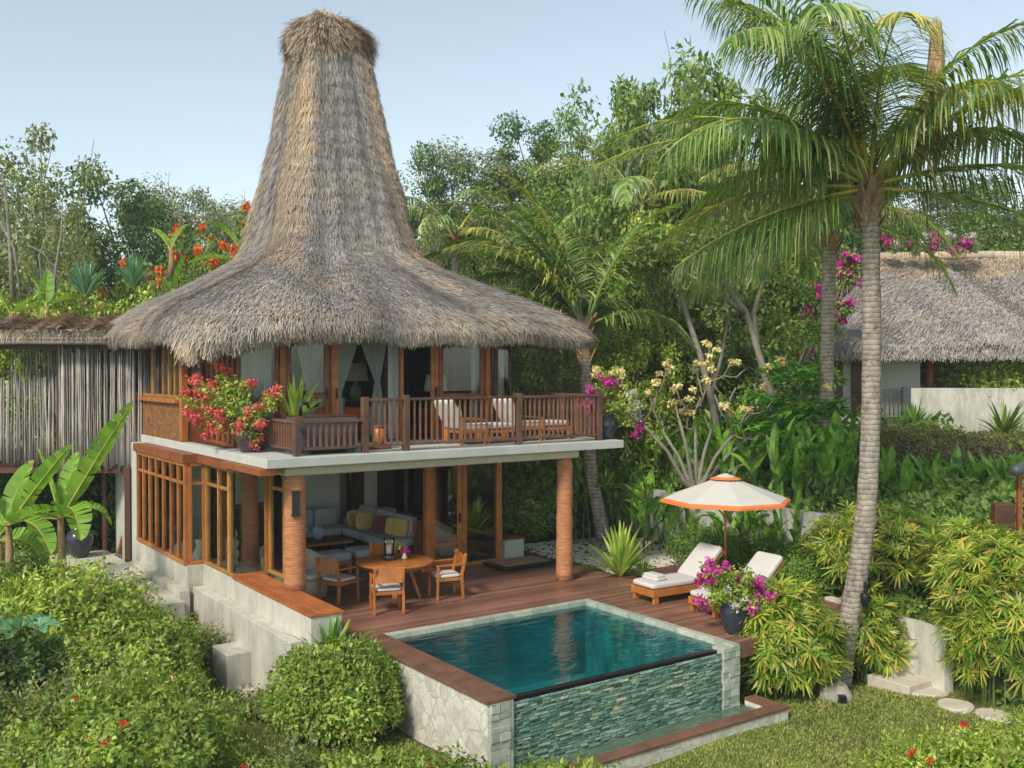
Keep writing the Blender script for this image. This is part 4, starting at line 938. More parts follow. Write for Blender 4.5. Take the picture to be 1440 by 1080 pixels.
# ------------------------------------------------------------------ ground
def sstep(a, b, x): t = np.clip((x-a)/(b-a), 0, 1); return t*t*(3-2*t)
def gz(X, Y):
    X = np.asarray(X, float); Y = np.asarray(Y, float)
    dx, dy = X-OX, Y-OY; u = dx*math.cos(A)+dy*math.sin(A); v = -dx*math.sin(A)+dy*math.cos(A)
    z = -1.12+0*X
    # left garden rises to the path
    left = sstep(0.8, -.4, u)*sstep(-1.5, 7.5, v); z = z+left*1.0
    # platform level behind the deck on the right
    plat = sstep(7.2, 8.2, u)*sstep(-5.6, -4.6, v+0*u)*sstep(-.2, .3, v-(-4.6)+.35*(u-9.6)*0)
    plat = np.maximum(plat, sstep(7.6, 8.4, u)*sstep(-4.2, -3.6, v)); plat = np.maximum(plat, sstep(3.2, 4.2, v)*sstep(.8, 1.2, u)); plat = np.maximum(plat, sstep(9.9, 10.4, u)*sstep(-8.5, -7.0, v))
    z = z+(-.06-z)*np.clip(plat, 0, 1)
    up = sstep(11.85, 12.0, u)*sstep(-12, -9, v); z = z+up*1.2
    z = z + np.clip(u-12.5, 0, 40)*.03
    hill = np.clip(Y-27, 0, 60); hs = hill*(.25+.16*sstep(-6, 2, X)*sstep(9, 6.5, X)); hs = np.where(hs > 5.5, 5.5+(hs-5.5)*.35, hs)*(1+.1*np.sin(X*.1)); vil = sstep(6.5, 9, X)*sstep(44, 39, Y); z = z+hs*(1-.72*vil)+np.clip(X-2, 0, 40)*.02*sstep(24, 30, Y)
    z = z-np.clip(Y-87, 0, 1e3)*0
    return z+.04*np.sin(X*1.7+Y)*.6+.03*np.sin(Y*2.3-X*.8)
def grid_ground():
    xs = np.r_[-260, -160, -100, -70, -50, -38, np.arange(-30, -14, 1.0), np.arange(-14, 14, .22), np.arange(14, 34, 1.0), 40, 52, 70, 100, 160, 260]
    ys = np.r_[-40, -20, -8, 0, 4, np.arange(7, 32, .22), np.arange(32, 60, 1.0), 64, 72, 84, 100, 140, 200, 300, 420]
    X, Y = np.meshgrid(xs, ys); Z = gz(X, Y)
    V = np.stack([X.ravel(), Y.ravel(), Z.ravel()], 1); nx, ny = len(xs), len(ys)
    i, j = np.meshgrid(np.arange(nx-1), np.arange(ny-1)); a = (j*nx+i).ravel()
    Fq = np.stack([a, a+1, a+nx+1, a+nx], 1)
    # keep the ground out of the pool, deck and rooms
    c = V[Fq].mean(1); dx, dy = c[:, 0]-OX, c[:, 1]-OY; u = dx*math.cos(A)+dy*math.sin(A); v = -dx*math.sin(A)+dy*math.cos(A)
    inside = ((u > 1.3) & (u < 6.2) & (v > -5.5) & (v < -1.0))
    tag(mesh_np('ground', V, Fq[~inside], M['ground'], None, True), kind='structure')
grid_ground()
def gzf(x, y): return float(gz(np.array(x), np.array(y)))
# lawn blades
def lawn(name, n, x0, x1, y0, y1, h, seed, cond=None):
    rg = np.random.default_rng(seed); X = rg.uniform(x0, x1, n); Y = rg.uniform(y0, y1, n)
    dx, dy = X-OX, Y-OY; u = dx*math.cos(A)+dy*math.sin(A); v = -dx*math.sin(A)+dy*math.cos(A)
    k = ~((u > 1.05) & (u < 6.5) & (v > -5.9)) & ~((u > -.6) & (v > -1.6))
    if cond is not None: k &= cond(X, Y, u, v)
    X, Y = X[k], Y[k]; n = len(X); P = np.stack([X, Y, gz(X, Y)-.005], 1)
    D = unit(np.c_[rg.normal(size=(n, 2))*.55, np.ones(n)]); Nn = rnd_dirs(rg, n)
    o = leaves(name, P, D, Nn, h*(.5+rg.random(n)), .016+.01*rg.random(n), M['grass']); tag(o, 'short yellowish green lawn grass in front of the pool', 'grass', kind='stuff')
lawn('lawn_grass', 150000, -5.5, 9.5, 11.5, 17.5, .055, 21)
# ------------------------------------------------------------------ shrubs and hedges
M['lf_box'] = leafmat('box_leaf', G((.04, .10, .015), (.075, .165, .02), (.11, .21, .03), (.17, .27, .05)), .3)
def lump_pts(rg, n, fn_h, x0, x1, y0, y1, zb):
    """points on a lumpy mound: top + sides"""
def mound(name, lb, cat, c, rad, leafm, n, L, W, seed, lump=.16, freq=3.0, group=None, core='thatch_under', flowers=None, nfl=0, twigs=True, box=0, flL=.06, rz=0):
    """leafy mass on an ellipsoid (or clipped box) with lumps; c at ground"""
    rg = np.random.default_rng(seed); t = empty(name, c, rz, lb, cat, group)
    rx, ry, h = rad
    d = rnd_dirs(rg, int(n*1.5)); d = d[d[:, 2] > -.35][:n]; n = len(d)
    if box: d2 = np.sign(d)*np.abs(d)**box; 
    else: d2 = d
    def surf(d2, d): 
        k = 1+1.25*lump*(np.sin(d[:, 0]*freq*2.1+seed)*np.sin(d[:, 1]*freq*2.7+1)*.8+np.sin(d[:, 2]*freq*3+d[:, 0]*freq*1.7)*.5+.5*np.sin(d[:, 0]*freq*5+d[:, 1]*freq*4))
        k = k-lump*1.1*np.exp(-((np.sin(d[:, 0]*freq*3.1+seed)+np.sin(d[:, 1]*freq*3.4+2)+.7*np.sin(d[:, 2]*freq*4.3+seed*2))/.33)**2)
        return np.stack([d2[:, 0]*rx, d2[:, 1]*ry, h*.42+d2[:, 2]*h*.58], 1)*k[:, None]
    P = surf(d2, d)*(1-.24*rg.random((n, 1))**1.6+.13*(rg.random((n, 1)) < .10)*rg.random((n, 1)))
    P[:, 2] = np.maximum(P[:, 2], .02)
    Nn = unit(d+np.array([0, 0, .5])+rg.normal(size=(n, 3))*.55); D = rg.normal(size=(n, 3)); D = unit(D-(D*Nn).sum(1, keepdims=True)*Nn+d*.45+np.array([0, 0, .15]))
    leaves('foliage', P, D, Nn, L*(.45+1.1*rg.random(n)**1.5), W*(.5+.9*rg.random(n)), M[leafm], t)
    nd = n//28; iz = rg.integers(0, n, nd); leaves('dry_leaves', P[iz]*1.01, rnd_dirs(rg, nd), Nn[iz], L*.9*np.ones(nd), W*.8*np.ones(nd), M['lf_dead'], t)
    # dark twiggy interior
    m = 260; dd = rnd_dirs(rg, m); dd[:, 2] = np.abs(dd[:, 2]); 
    mb = MB()
    if twigs:
        dd = dd[:70]; q = surf(dd, dd)
        for k in range(len(dd)): 
            b = Vector((dd[k, 0]*rx*.25, dd[k, 1]*ry*.25, 0)); e = Vector(q[k])*(.93 if k % 4 else 1.13); mb.tube([b, b.lerp(e, .5)+Vector((0, 0, .04)), e], [.012, .008, .003], 4, False)
        mb.build('twigs', M['branch'], t)
    if flowers:
        fr_ = [i for i in range(len(d)) if d[i, 2] > .2 and d[i, 1] < .3][:nfl]
        q = surf(d2[fr_], d[fr_])*1.03
    if flowers:
      for cc in [q[i:i+1] for i in range(len(q))]:
        P_, D_, N_, L_, W_ = clump_leaves(rg, cc, [flL*.5]*len(cc), 10, flL, flL*.8, .2, 1, 1, 0); leaves('flower', P_, D_, N_, L_, W_, M[flowers], t)
    # inner leaves so that gaps look deep and leafy
    k = int(n*.35); d3 = rnd_dirs(rg, k); d3[:, 2] = np.abs(d3[:, 2]); P3 = surf(d3, d3)*(.55+.3*rg.random((k, 1)))
    leaves('inner_foliage', P3, rnd_dirs(rg, k), unit(d3+rg.normal(size=(k, 3))*.3), L*2.0*(.6+.8*rg.random(k)), W*2.2*(.6+.8*rg.random(k)), M[leafm], t)
    return t
def G_(px, py, z=None, Y=None):
    p = at(px, py, z) if z is not None else atY(px, py, Y); return p
def onground(x, y, dz=0): return Vector((x, y, gzf(x, y)+dz))
# round bush beside the pool wall
p = atY(463, 990, 15.0); mound('round_shrub', 'large round clipped bush of small green leaves against the white pool wall', 'shrub', onground(-2.72, 15.15), (1.05, .95, 1.42), 'lf_hedge', 11500, .095, .045, 5, .06, 2.5, flowers=None)
mound('clipped_hedge', 'long bright green clipped hedge below the ledge, left of the concrete block', 'hedge', onground(-6.5, 16.5), (1.2, 1.9, 1.3), 'lf_hedge', 16000, .10, .05, 8, .10, 2.6, rz=.55, flowers='fl_red', nfl=3)
mound('clipped_hedge', 'bright green hedge mass in the left foreground dotted with a few red flowers', 'hedge', onground(-5.2, 12.9), (1.45, 2.1, 1.28), 'lf_hedge', 19000, .09, .045, 9, .12, 2.8, flowers='fl_red', nfl=6, rz=.2)
mound('low_hedge', 'low leafy hedge along the bottom edge in front of the pool', 'hedge', onground(-1.55, 12.15), (2.0, .8, .80), 'lf_hedge', 12000, .09, .044, 12, .13, 3.2, flowers='fl_red', nfl=5, rz=-.12)
mound('low_hedge', 'low leafy hedge at the bottom edge just left of the lawn corner', 'hedge', onground(.5, 11.85), (1.15, .7, .72), 'lf_hedge', 7500, .085, .042, 13, .15, 3.2)
mound('dry_shrub', 'thin twiggy dry shrub between two green hedges near the bottom', 'shrub', onground(-2.75, 12.5), (.6, .6, .95), 'lf_olive', 1500, .06, .03, 14, .2, 3.2)
mound('yellow_shrub', 'loose yellow green shrub below the banana plants', 'shrub', onground(-8.1, 17.6), (1.5, 1.3, 1.45), 'lf_hedge2', 11000, .12, .05, 15, .17, 2.6)
mound('dark_shrub', 'dark leafy shrub under the banana plants at the left edge', 'shrub', onground(-9.9, 19.0), (1.7, 1.2, .95), 'lf_mid', 9000, .11, .05, 16, .15, 2.6)
mound('dark_shrub', 'dark shaded shrub in the lower left corner below the large leaves', 'shrub', onground(-8.4, 15.2), (1.3, 1.2, 1.3), 'lf_dark', 7000, .11, .05, 17, .2, 2.6)
mound('grey_green_shrub', 'feathery grey green shrub in the bottom left corner', 'shrub', onground(-6.9, 12.2), (.95, .8, .95), 'lf_grey', 8000, .09, .022, 18, .2, 3)
mound('olive_shrub', 'olive brown loose shrub behind the grey corner shrub', 'shrub', onground(-6.4, 14.0), (1.0, 1.0, 1.15), 'lf_olive', 5000, .09, .04, 19, .2, 3)
mound('brown_shrub', 'brownish thin leaved shrub against the low grey wall beside the hedge', 'shrub', HW(-.75, 1.75, -.75), (.6, .5, .62), 'lf_olive', 2600, .05, .025, 20, .2, 3)
mound('ground_cover', 'dry straggly ground cover round the foot of the concrete block', 'ground cover', onground(-3.9, 15.9), (.9, .5, .35), 'lf_olive', 2600, .05, .025, 22, .2, 3)
mound('corner_shrub', 'light green loose shrub with small red flowers in the bottom right corner', 'shrub', onground(6.3, 12.6), (1.5, 1.0, .85), 'lf_hedge2', 11000, .085, .034, 23, .22, 3, flowers='fl_red', nfl=6)
mound('corner_shrub', 'light green shrub at the right edge below the stepping stones', 'shrub', onground(8.1, 13.9), (1.1, .8, .75), 'lf_hedge2', 7000, .085, .034, 24, .22, 3)
mound('corner_shrub', 'sparse light green shrub on the bottom edge right of the lawn', 'shrub', onground(4.3, 11.7), (1.0, .6, .45), 'lf_hedge2', 6000, .075, .03, 25, .25, 3, flowers='fl_red', nfl=3)
mound('box_hedge', 'dark green rounded hedge behind the left sun lounger and parasol pole', 'hedge', HW(10.35, -.55, -.05), (1.25, .75, 1.0), 'lf_box', 9000, .06, .035, 26, .09, 3, rz=A-PI/2)
mound('box_hedge', 'dark green rounded hedge behind the right sun lounger', 'hedge', HW(10.1, -2.6, -.05), (1.3, .7, 1.0), 'lf_box', 9500, .06, .035, 27, .09, 3, rz=A-PI/2)
# clipped brown green hedge by the second villa
def boxhedge(name, lb, x0, x1, y0, y1, z0, z1, leafm, n, L, W, seed):
    rg = np.random.default_rng(seed); t = empty(name, ((x0+x1)/2, (y0+y1)/2, z0), 0, lb, 'hedge'); hx, hy, h = (x1-x0)/2, (y1-y0)/2, z1-z0
    a = np.array([2*hx*2*hy, 2*hx*h]); f = rg.random(n) < a[0]/a.sum(); P = np.zeros((n, 3)); P[:, 0] = rg.uniform(-hx, hx, n)
    P[f, 1] = rg.uniform(-hy, hy, f.sum()); P[f, 2] = h; P[~f, 1] = -hy; P[~f, 2] = rg.uniform(0, h, (~f).sum())
    P += rg.normal(size=(n, 3))*.05; P[:, 2] += .07*np.sin(P[:, 0]*1.3)+.04*np.sin(P[:, 0]*4); P[:, 1] += .08*np.sin(P[:, 0]*1.1+P[:, 2]*2)
    Nn = np.where(f[:, None], [0, -.2, 1.], [0, -1., .4])+rg.normal(size=(n, 3))*.6; leaves('foliage', P, unit(rg.normal(size=(n, 3))), unit(Nn), L*(.6+.8*rg.random(n)), W, M[leafm], t)
    m = MB(); m.box(-hx+.05, hx-.05, -hy+.08, hy-.05, 0, h-.1); m.build('hedge_core', M['thatch_under'], t); return t
boxhedge('clipped_hedge', 'long clipped brown green hedge below the white terrace wall of the far villa', 6.6, 22, 26.2, 28.0, .8, 2.72, 'lf_brown', 42000, .09, .05, 31)
# ------------------------------------------------------------------ palms
def frond_arrays(rg, pts, n, ll, w, hang, side_up=.15, start=.12, jit=.12, fwd=.75, seg_=3):
    """leaflets along a rachis polyline given as array (K,3)"""
    pts = np.asarray(pts); sl_ = np.r_[0, np.cumsum(np.linalg.norm(np.diff(pts, axis=0), axis=1))]; tot = sl_[-1]; fr = sl_/tot
    f = np.repeat(np.linspace(start, 1, n), 2); sd = np.tile([-1, 1], n); m = len(f)
    P = np.stack([np.interp(f, fr, pts[:, k]) for k in range(3)], 1); P2 = np.stack([np.interp(np.minimum(f+.02, 1.02), np.r_[fr, 1.05], np.r_[pts[:, k], pts[-1, k]+(pts[-1, k]-pts[-2, k])*.3]) for k in range(3)], 1)
    T = unit(P2-P+1e-6); S = unit(np.cross(T, np.array([0, 0, 1.])+1e-3)); U = unit(np.cross(S, T))
    L = ll*np.sin(PI*np.clip(.16+f*.80, 0, 1))**.7*(.8+.35*rg.random(m))
    D = unit(S*sd[:, None]+T*(fwd*(.5+f))[:, None]+U*side_up+rg.normal(size=(m, 3))*jit)
    hg = hang*(.75+.5*rg.random(m))
    ring = []; p = P.copy(); d = D.copy()
    for j in range(seg_+1):
        wj = w*[.6, 1, .8, .08][j] if seg_ == 3 else w*(1-.9*j/seg_)
        Wv = unit(np.cross(d, U*.7+T*.7))
        ring += [p-Wv*wj/2, p+Wv*wj/2]
        d = unit(d+np.array([0, 0, -1.])*(hg*(.5+.7*j))[:, None]); p = p+d*(L/seg_)[:, None]
    V = np.stack(ring, 1); k = V.shape[1]; base = (np.arange(m)*k)[:, None]
    F = np.concatenate([base+np.array([2*j, 2*j+1, 2*j+3, 2*j+2]) for j in range(seg_)], 0)
    return V.reshape(-1, 3), F
def rachis(L, el, az, droop, n=14, twist=0):
    d = np.array([math.cos(az)*math.cos(el), math.sin(az)*math.cos(el), math.sin(el)]); p = np.zeros(3); out = [p]
    for i in range(n):
        d = d+np.array([math.cos(az)*.02, math.sin(az)*.02, -droop*(.35+1.3*i/n)/n]); d /= np.linalg.norm(d)+1e-9; p = p+d*L/n; out.append(p)
    return np.array(out)
def frond(parent, rg, L, el, az, droop, nl, ll, w, hang, leafm, rad=.035, name='frond', base=(0, 0, 0), stem='stem_yel', start=.14, side_up=.15):
    pts = rachis(L, el, az, droop)+np.array(base)
    V, F = frond_arrays(rg, pts, nl, ll, w, hang, side_up, start)
    o = mesh_np(name, V, F, M[leafm], parent)
    m = MB(); m.tube([tuple(q) for q in pts], [rad*(1-.85*i/(len(pts)-1)) for i in range(len(pts))], 5, False); m.build('rachis', M[stem], o)
    return o
def palmtrunk(t, pts, r0, r1, mat='palmtrunk', n=16, nm='trunk'):
    pts = [Vector(p) for p in pts]; P = []
    K = 40
    for i in range(K+1):
        f = i/K*(len(pts)-1); k = min(int(f), len(pts)-2); g = f-k
        a, b, c, d = pts[max(k-1, 0)], pts[k], pts[k+1], pts[min(k+2, len(pts)-1)]
        P.append(.5*((2*b)+(-a+c)*g+(2*a-5*b+4*c-d)*g*g+(-a+3*b-3*c+d)*g**3))
    rr = [r0+(r1-r0)*min(1, (i/K)*1.6)**.6+(.05*math.exp(-i/2.5))+.006*((i*7) % 3) for i in range(K+1)]
    m = MB(); m.tube(P, rr, n); return m.build(nm, M[mat], t)
def boots(t, rg, z, n=16, r=.2, h=.7):
    """fibrous leaf bases round the palm heart"""
    m = MB()
    for i in range(n):
        a = i*2.4; zz = z-.5+h*i/n; o = Vector((math.cos(a), math.sin(a), 0)); b = Vector((0, 0, zz))+o*r*.7
        m.bar(b, b+o*.18+Vector((0, 0, .30)), .20, .05, up=o, w2=.09, h2=.03)
    m.build('leaf_bases', M['fringe_brown'], t)
def palm(name, lb, base, top, bend, fr, seed, r0=.22, r1=.185, leafm='lf_palm', ll=.85, w=.035, nl=62, group=None, hangk=1, rad=.04, stem='stem_yel'):
    """fr: list of (L, elev, az, droop, hang)"""
    rg = np.random.default_rng(seed); t = empty(name, base, 0, lb, 'palm tree', group)
    top = Vector(top)-Vector(base); bend = Vector(bend)
    palmtrunk(t, [(0, 0, 0), top*.33+bend, top*.66+bend*.8, top], r0, r1)
    boots_o = MB()
    e = empty('palm_heart', top, 0); e.parent = t
    bpy.data.objects.remove(e)
    m = MB()
    for i in range(22):
        a = i*2.4; zz = -.55+.95*i/22; o = Vector((math.cos(a), math.sin(a), 0)); b = top+Vector((0, 0, zz))+o*r1*.75
        m.bar(b, b+o*(.10+.1*rg.random())+Vector((0, 0, .34)), .22, .05, up=o, w2=.10, h2=.03)
    m.tube([top+Vector((0, 0, -.3)), top+Vector((0, 0, .5))], [r1, r1*.7], 10); m.build('leaf_bases', M['fringe_brown'], t)
    for i, (L, el, az, dr, hg) in enumerate(fr):
        b = top+Vector((math.cos(az)*.1, math.sin(az)*.1, .25+.2*max(0, math.sin(el))))
        frond(t, rg, L, el, az, dr, nl, ll*(.85+.25*rg.random()), w, hg*hangk, leafm if i % 6 != 3 else 'lf_palm_y', rad, base=b, stem=stem)
    return t
R = math.radians
# azimuths: 0 = picture right, 180 = left, 90 = away, 270 = towards the camera
MAIN = [(5.5, R(27), R(184), 1.15, .85), (5.0, R(72), R(165), 1.1, .6), (5.0, R(70), R(200), 1.4, .6), (3.6, R(74), R(262), 1.9, .5), (4.6, R(80), R(100), 1.3, .5), (4.9, R(52), R(140), 1.3, .6),
        (4.6, R(40), R(20), 1.3, .65), (4.4, R(18), R(-8), 1.1, .75), (3.9, R(-6), R(-22), .8, .7), (4.6, R(58), R(28), 1.3, .6), (4.8, R(66), R(60), 1.3, .5), (4.5, R(30), R(75), 1.3, .65),
        (4.4, R(28), R(128), 1.3, .65), (4.9, R(58), R(222), 1.7, .6), (4.2, R(50), R(-50), 1.7, .6), (3.8, R(8), R(168), 1.0, .75), (4.5, R(68), R(-15), 1.5, .55), (5.0, R(84), R(185), 1.0, .5), (5.0, R(76), R(135), 1.2, .5), (5.1, R(40), R(172), 1.3, .75), (4.6, R(36), R(205), 1.5, .7), (4.8, R(48), R(5), 1.2, .65), (3.8, R(-12), R(192), .6, .8), (3.7, R(-18), R(150), .6, .8), (4.7, R(60), R(240), 1.6, .6), (4.6, R(46), R(100), 1.3, .6)]
base = Vector((5.80, 17.6, -1.15)); top = atY(1222, 285, 17.8)
mp = palm('coconut_palm', 'tall foreground coconut palm with a ringed grey trunk right of the parasol', base, top, (.30, 0, 0), MAIN, 41, .205, .16, ll=1.4, w=.040, nl=110)
m = MB(); m.lathe([(.01, 0), (.05, .1), (.08, .5), (.1, 1.0), (.07, 1.5), (.02, 1.95)], 8)
rg = np.random.default_rng(8); nn = 700; zz = rg.random(nn)*2.1; aa = rg.random(nn)*2*PI; rr = .06+.06*np.sin(zz/2.1*PI)
P_ = np.stack([rr*np.cos(aa), rr*np.sin(aa), zz+.2], 1); D_ = unit(np.stack([np.cos(aa)*.12, np.sin(aa)*.12, -np.ones(nn)], 1)); 
dfp = atY(1316, 200, 18.0)
o = leaves('dead_frond', P_, D_, np.stack([np.cos(aa), np.sin(aa), 0*aa], 1), .5*(.5+rg.random(nn)), .03*np.ones(nn), M['lf_dead'], mp); o.location = tuple(dfp-Vector(base))
# blue flood light strapped to the trunk
t = empty('garden_spotlight', Vector((6.2, 17.35, .35)), 0, 'small black spotlight strapped low on the foreground palm trunk', 'light'); m = MB(); m.lathe([(.05, 0), (.075, .06), (.08, .2), (.07, .22)], 14); m.build('housing', M['black'], t); m = MB(); m.box(-.02, .02, -.02, .02, .22, .42); m.build('bracket', M['black'], t)
def rfr(seed, n, L, e0=-5, e1=80, hang=.32, az0=0, az1=360):
    r = random.Random(seed); out = []
    for i in range(n):
        az = R(az0+(az1-az0)*((i*.618) % 1)); e = R(e0+(e1-e0)*(i+.5)/n); out.append((L*r.uniform(.85, 1.1), e, az, r.uniform(1.3, 2.0), hang*r.uniform(.8, 1.2)))
    return out
palm('coconut_palm', 'second coconut palm just behind and left of the tall foreground palm', (7.9, 24.5, .9), atY(1168, 325, 24.0), (-.1, 0, 0), rfr(5, 15, 3.6, 0, 70, .55), 42, .2, .16, ll=.85, w=.04, nl=50)
palm('coconut_palm', 'coconut palm rising behind the right corner of the thatched roof', Vector((2.35, 25.2, .2)), atY(822, 478, 25.0), (-.15, 0, 0), [(4.9, R(52), R(165), 1.25, .25), (4.9, R(66), R(150), 1.0, .25), (4.6, R(70), R(110), 1.2, .25), (4.4, R(80), R(170), 1.0, .25), (3.9, R(60), R(35), 1.7, .3), (4.3, R(72), R(20), 1.1, .28), (3.6, R(40), R(185), 1.5, .3), (3.6, R(35), R(80), 1.5, .3), (3.0, R(30), R(-20), 1.9, .35), (4.2, R(60), R(195), 1.5, .28), (4.6, R(58), R(155), 1.2, .3), (4.2, R(50), R(140), 1.4, .3), (4.3, R(66), R(60), 1.3, .3), (4.5, R(74), R(190), 1.3, .25)], 43, .17, .15, ll=1.15, w=.055, nl=80, stem='stem_green')
palm('distant_palm', 'palm with arching fronds among the trees right of the thatched tower', Vector((-1.9, 36, 1.8)), atY(640, 345, 36), (0, 0, 0), rfr(7, 14, 3.6, 0, 65, .5), 44, .2, .16, ll=.8, w=.05, nl=42)
palm('distant_palm', 'palm crown against the dark trees above the frangipani', Vector((5.6, 33, 2.3)), atY(900, 300, 33), (0, 0, 0), rfr(9, 14, 4.0, 0, 70, .5), 45, .2, .16, ll=.9, w=.05, nl=42)
# ------------------------------------------------------------------ banana
def bleaf(L, W, el, az, droop, rg, tears=9, fold=.35, n=16, roll=None):
    d = np.array([math.cos(az)*math.cos(el), math.sin(az)*math.cos(el), math.sin(el)]); s = np.array([-math.sin(az), math.cos(az), 0.]); roll = rg.normal()*.35 if roll is None else roll; s = s*math.cos(roll)+np.cross(s, d)*math.sin(roll); p = np.zeros(3); V = []; F = []; ax = [p]
    ds = [d]
    for i in range(n):
        d = d+np.array([0, 0, -droop*(.2+1.5*i/n)/n]); d /= np.linalg.norm(d); p = p+d*L/n; ax.append(p); ds.append(d)
    ax = np.array(ax); st = int(n*.12)
    k = 0
    for sd in (-1, 1):
        i = st
        for i in range(st, n):
            f0, f1 = (i-st)/(n-st), (i+1-st)/(n-st)
            def wd(f): return W*.5*min(1, (f*5+.08))**.6*(1-max(0, f-.55)**2*4.2*.98) if f < 1 else .01
            gap = (.12 if rg.random() < tears/(n*1.3) else .0)
            u0 = np.cross(s, ds[i]); drop = fold*(1+.3*rg.random())
            w0, w1 = max(.01, wd(f0)), max(.01, wd(f1)); o0 = s*sd*w0*.9-u0*w0*drop*-1*(-1)*-1; o1 = s*sd*w1*.9-u0*w1*drop
            o0 = s*sd*w0*.9-u0*w0*drop; a, b = ax[i], ax[i+1]; fw = ds[i]*.06
            V += [a, b, b+o1*(1-0)+fw-ds[i]*gap*L*.15, a+o0+fw]; F.append((k, k+1, k+2, k+3)); k += 4
    return np.array(V), np.array(F), ax
def banana(name, lb, loc, lv, h, seed, leafm='lf_banana', trunk='fringe_brown', cat='banana plant', sr=.10, group=None, tears=9):
    """lv: (L, W, elev, az, droop)"""
    rg = np.random.default_rng(seed); t = empty(name, loc, 0, lb, cat, group); m = MB(); m.tube([(0, 0, 0), (.03, 0, h*.5), (0, .02, h)], [sr, sr*.8, sr*.55], 10); m.build('pseudostem', M[trunk], t)
    for L, W, el, az, dr, *ro in lv:
        V, F, ax = bleaf(L, W, el, az, dr, rg, tears, roll=ro[0] if ro else None); V = V+np.array([0, 0, h*.95]); o = mesh_np('leaf', V, F, M[leafm], t)
        m = MB(); ax = ax+np.array([0, 0, h*.95+.012]); m.tube([tuple(q) for q in ax], [.022*(1-.8*i/len(ax)) for i in range(len(ax))], 5, False); m.build('midrib', M['stem_yel'], o)
    return t
q = atY(78, 770, 19.5); banana('banana_plant', 'banana plant with long upright torn leaves in front of the stick fence', Vector((q.x+.1, 19.5, gzf(q.x, 19.5))), [(2.7, .50, R(60), R(5), .12, .75), (1.5, .42, R(66), R(150), .3, -.9), (1.6, .62, R(40), R(-50), 2.9), (1.5, .5, R(10), R(200), 1.2), (1.1, .42, R(38), R(20), 2.6), (1.4, .42, R(70), R(80), .6), (1.0, .35, R(30), R(-100), 1.6)], 1.95, 51)
q = atY(30, 770, 19.0); banana('banana_plant', 'banana plant with a leaf split by yellow edges at the left edge', Vector((q.x-.25, 19.0, gzf(q.x, 19))), [(1.9, .42, R(56), R(12), .2, .9), (1.3, .4, R(30), R(-10), .9, .6), (1.9, .55, R(20), R(-40), 1.6), (1.8, .5, R(60), R(180), .8), (1.2, .4, R(10), R(-90), 1.2)], 1.9, 52)
q = atY(-10, 800, 19.8); banana('banana_plant', 'banana plant trunk cut by the left picture edge', Vector((q.x+.1, 19.8, gzf(q.x, 19.8))), [(1.9, .5, R(60), R(80), .5), (1.5, .55, R(20), R(-20), 2.4), (1.6, .5, R(70), R(160), .7)], 1.3, 53, sr=.13)
t = banana('large_leaf_plant', 'plant with blue green rounded leaves in the lower left shade', Vector((-7.75, 15.6, gzf(-7.75, 15.6)+.6)), [(.55, .34, R(30), R(a), 1.0) for a in (10, 60, 110, 170, 220, 280, 330)], .7, 54, 'lf_blue', 'stem_green', 'plant', .03, tears=2)
t = banana('large_leaf_plant', 'young plant with blue green leaves on the bottom edge in the hedge', Vector((-1.5, 11.25, -1.0)), [(.4, .26, R(35), R(a), 1.0) for a in (10, 90, 170, 250, 320)], .68, 55, 'lf_blue', 'stem_green', 'plant', .02, tears=2)
# paddle leaved clumps
def paddle(name, lb, loc, n, h, seed, leafm='lf_heli', L=.75, W=.19, spread=.45, group=None, up=(48, 84)):
    rg = np.random.default_rng(seed); t = empty(name, loc, rg.random()*6, lb, 'plant', group); Vs = []; Fs = []; k = 0; mb = MB()
    for i in range(n):
        bx, by = rg.normal()*spread*.5, rg.normal()*spread*.5; hh = h*rg.uniform(.45, 1); lean = Vector((rg.normal()*.14, rg.normal()*.14, 0))*hh; topv = Vector((bx, by, hh))+lean
        mb.tube([(bx, by, 0), tuple(Vector((bx, by, hh*.5))+lean*.4), tuple(topv)], [.018, .014, .008], 4, False)
        for j in range(rg.integers(3, 6)):
            f = .45+.55*j/4; pz = Vector((bx, by, 0)).lerp(topv, f); az = rg.random()*2*PI
            V, F, ax = bleaf(L*rg.uniform(.7, 1.25), W*rg.uniform(.8, 1.2), R(rg.uniform(*up)), az, rg.uniform(.4, 1.7), rg, 1, .25, 7); Vs.append(V+np.array(pz)); Fs.append(F+k); k += len(V)
    mesh_np('foliage', np.concatenate(Vs), np.concatenate(Fs), M[leafm], t); mb.build('stalks', M['stem_green'], t); return t
# lady palms: canes carrying fans of blunt fingers
def fans(rg, P, Nrm, size, nf=8, w=.05):
    """fan leaves at P facing Nrm"""
    n = len(P); Vs = []; 
    x = unit(np.cross(Nrm, rg.normal(size=(n, 3)))); y = np.cross(Nrm, x)
    for k in range(nf):
        a = -1.9+3.8*k/(nf-1)+rg.normal(size=n)*.08; d = unit(x*np.cos(a)[:, None]+y*np.sin(a)[:, None]+Nrm*.30); L = size*(.85+.3*rg.random(n))*(1-.15*abs(k-(nf-1)/2)/nf)
        s = unit(np.cross(d, Nrm)); m1 = P+d*(L*.5)[:, None]; e = P+d*(L*.95)[:, None]; e[:, 2] -= L*.13; ww = ((w*size/.3)*.5)[:, None]
        Vs.append(np.stack([P, m1-s*ww, e-s*ww*.35, e+s*ww*.35, m1+s*ww], 1))
    V = np.concatenate(Vs, 0).reshape(-1, 3); return V, np.arange(len(V)).reshape(-1, 5)
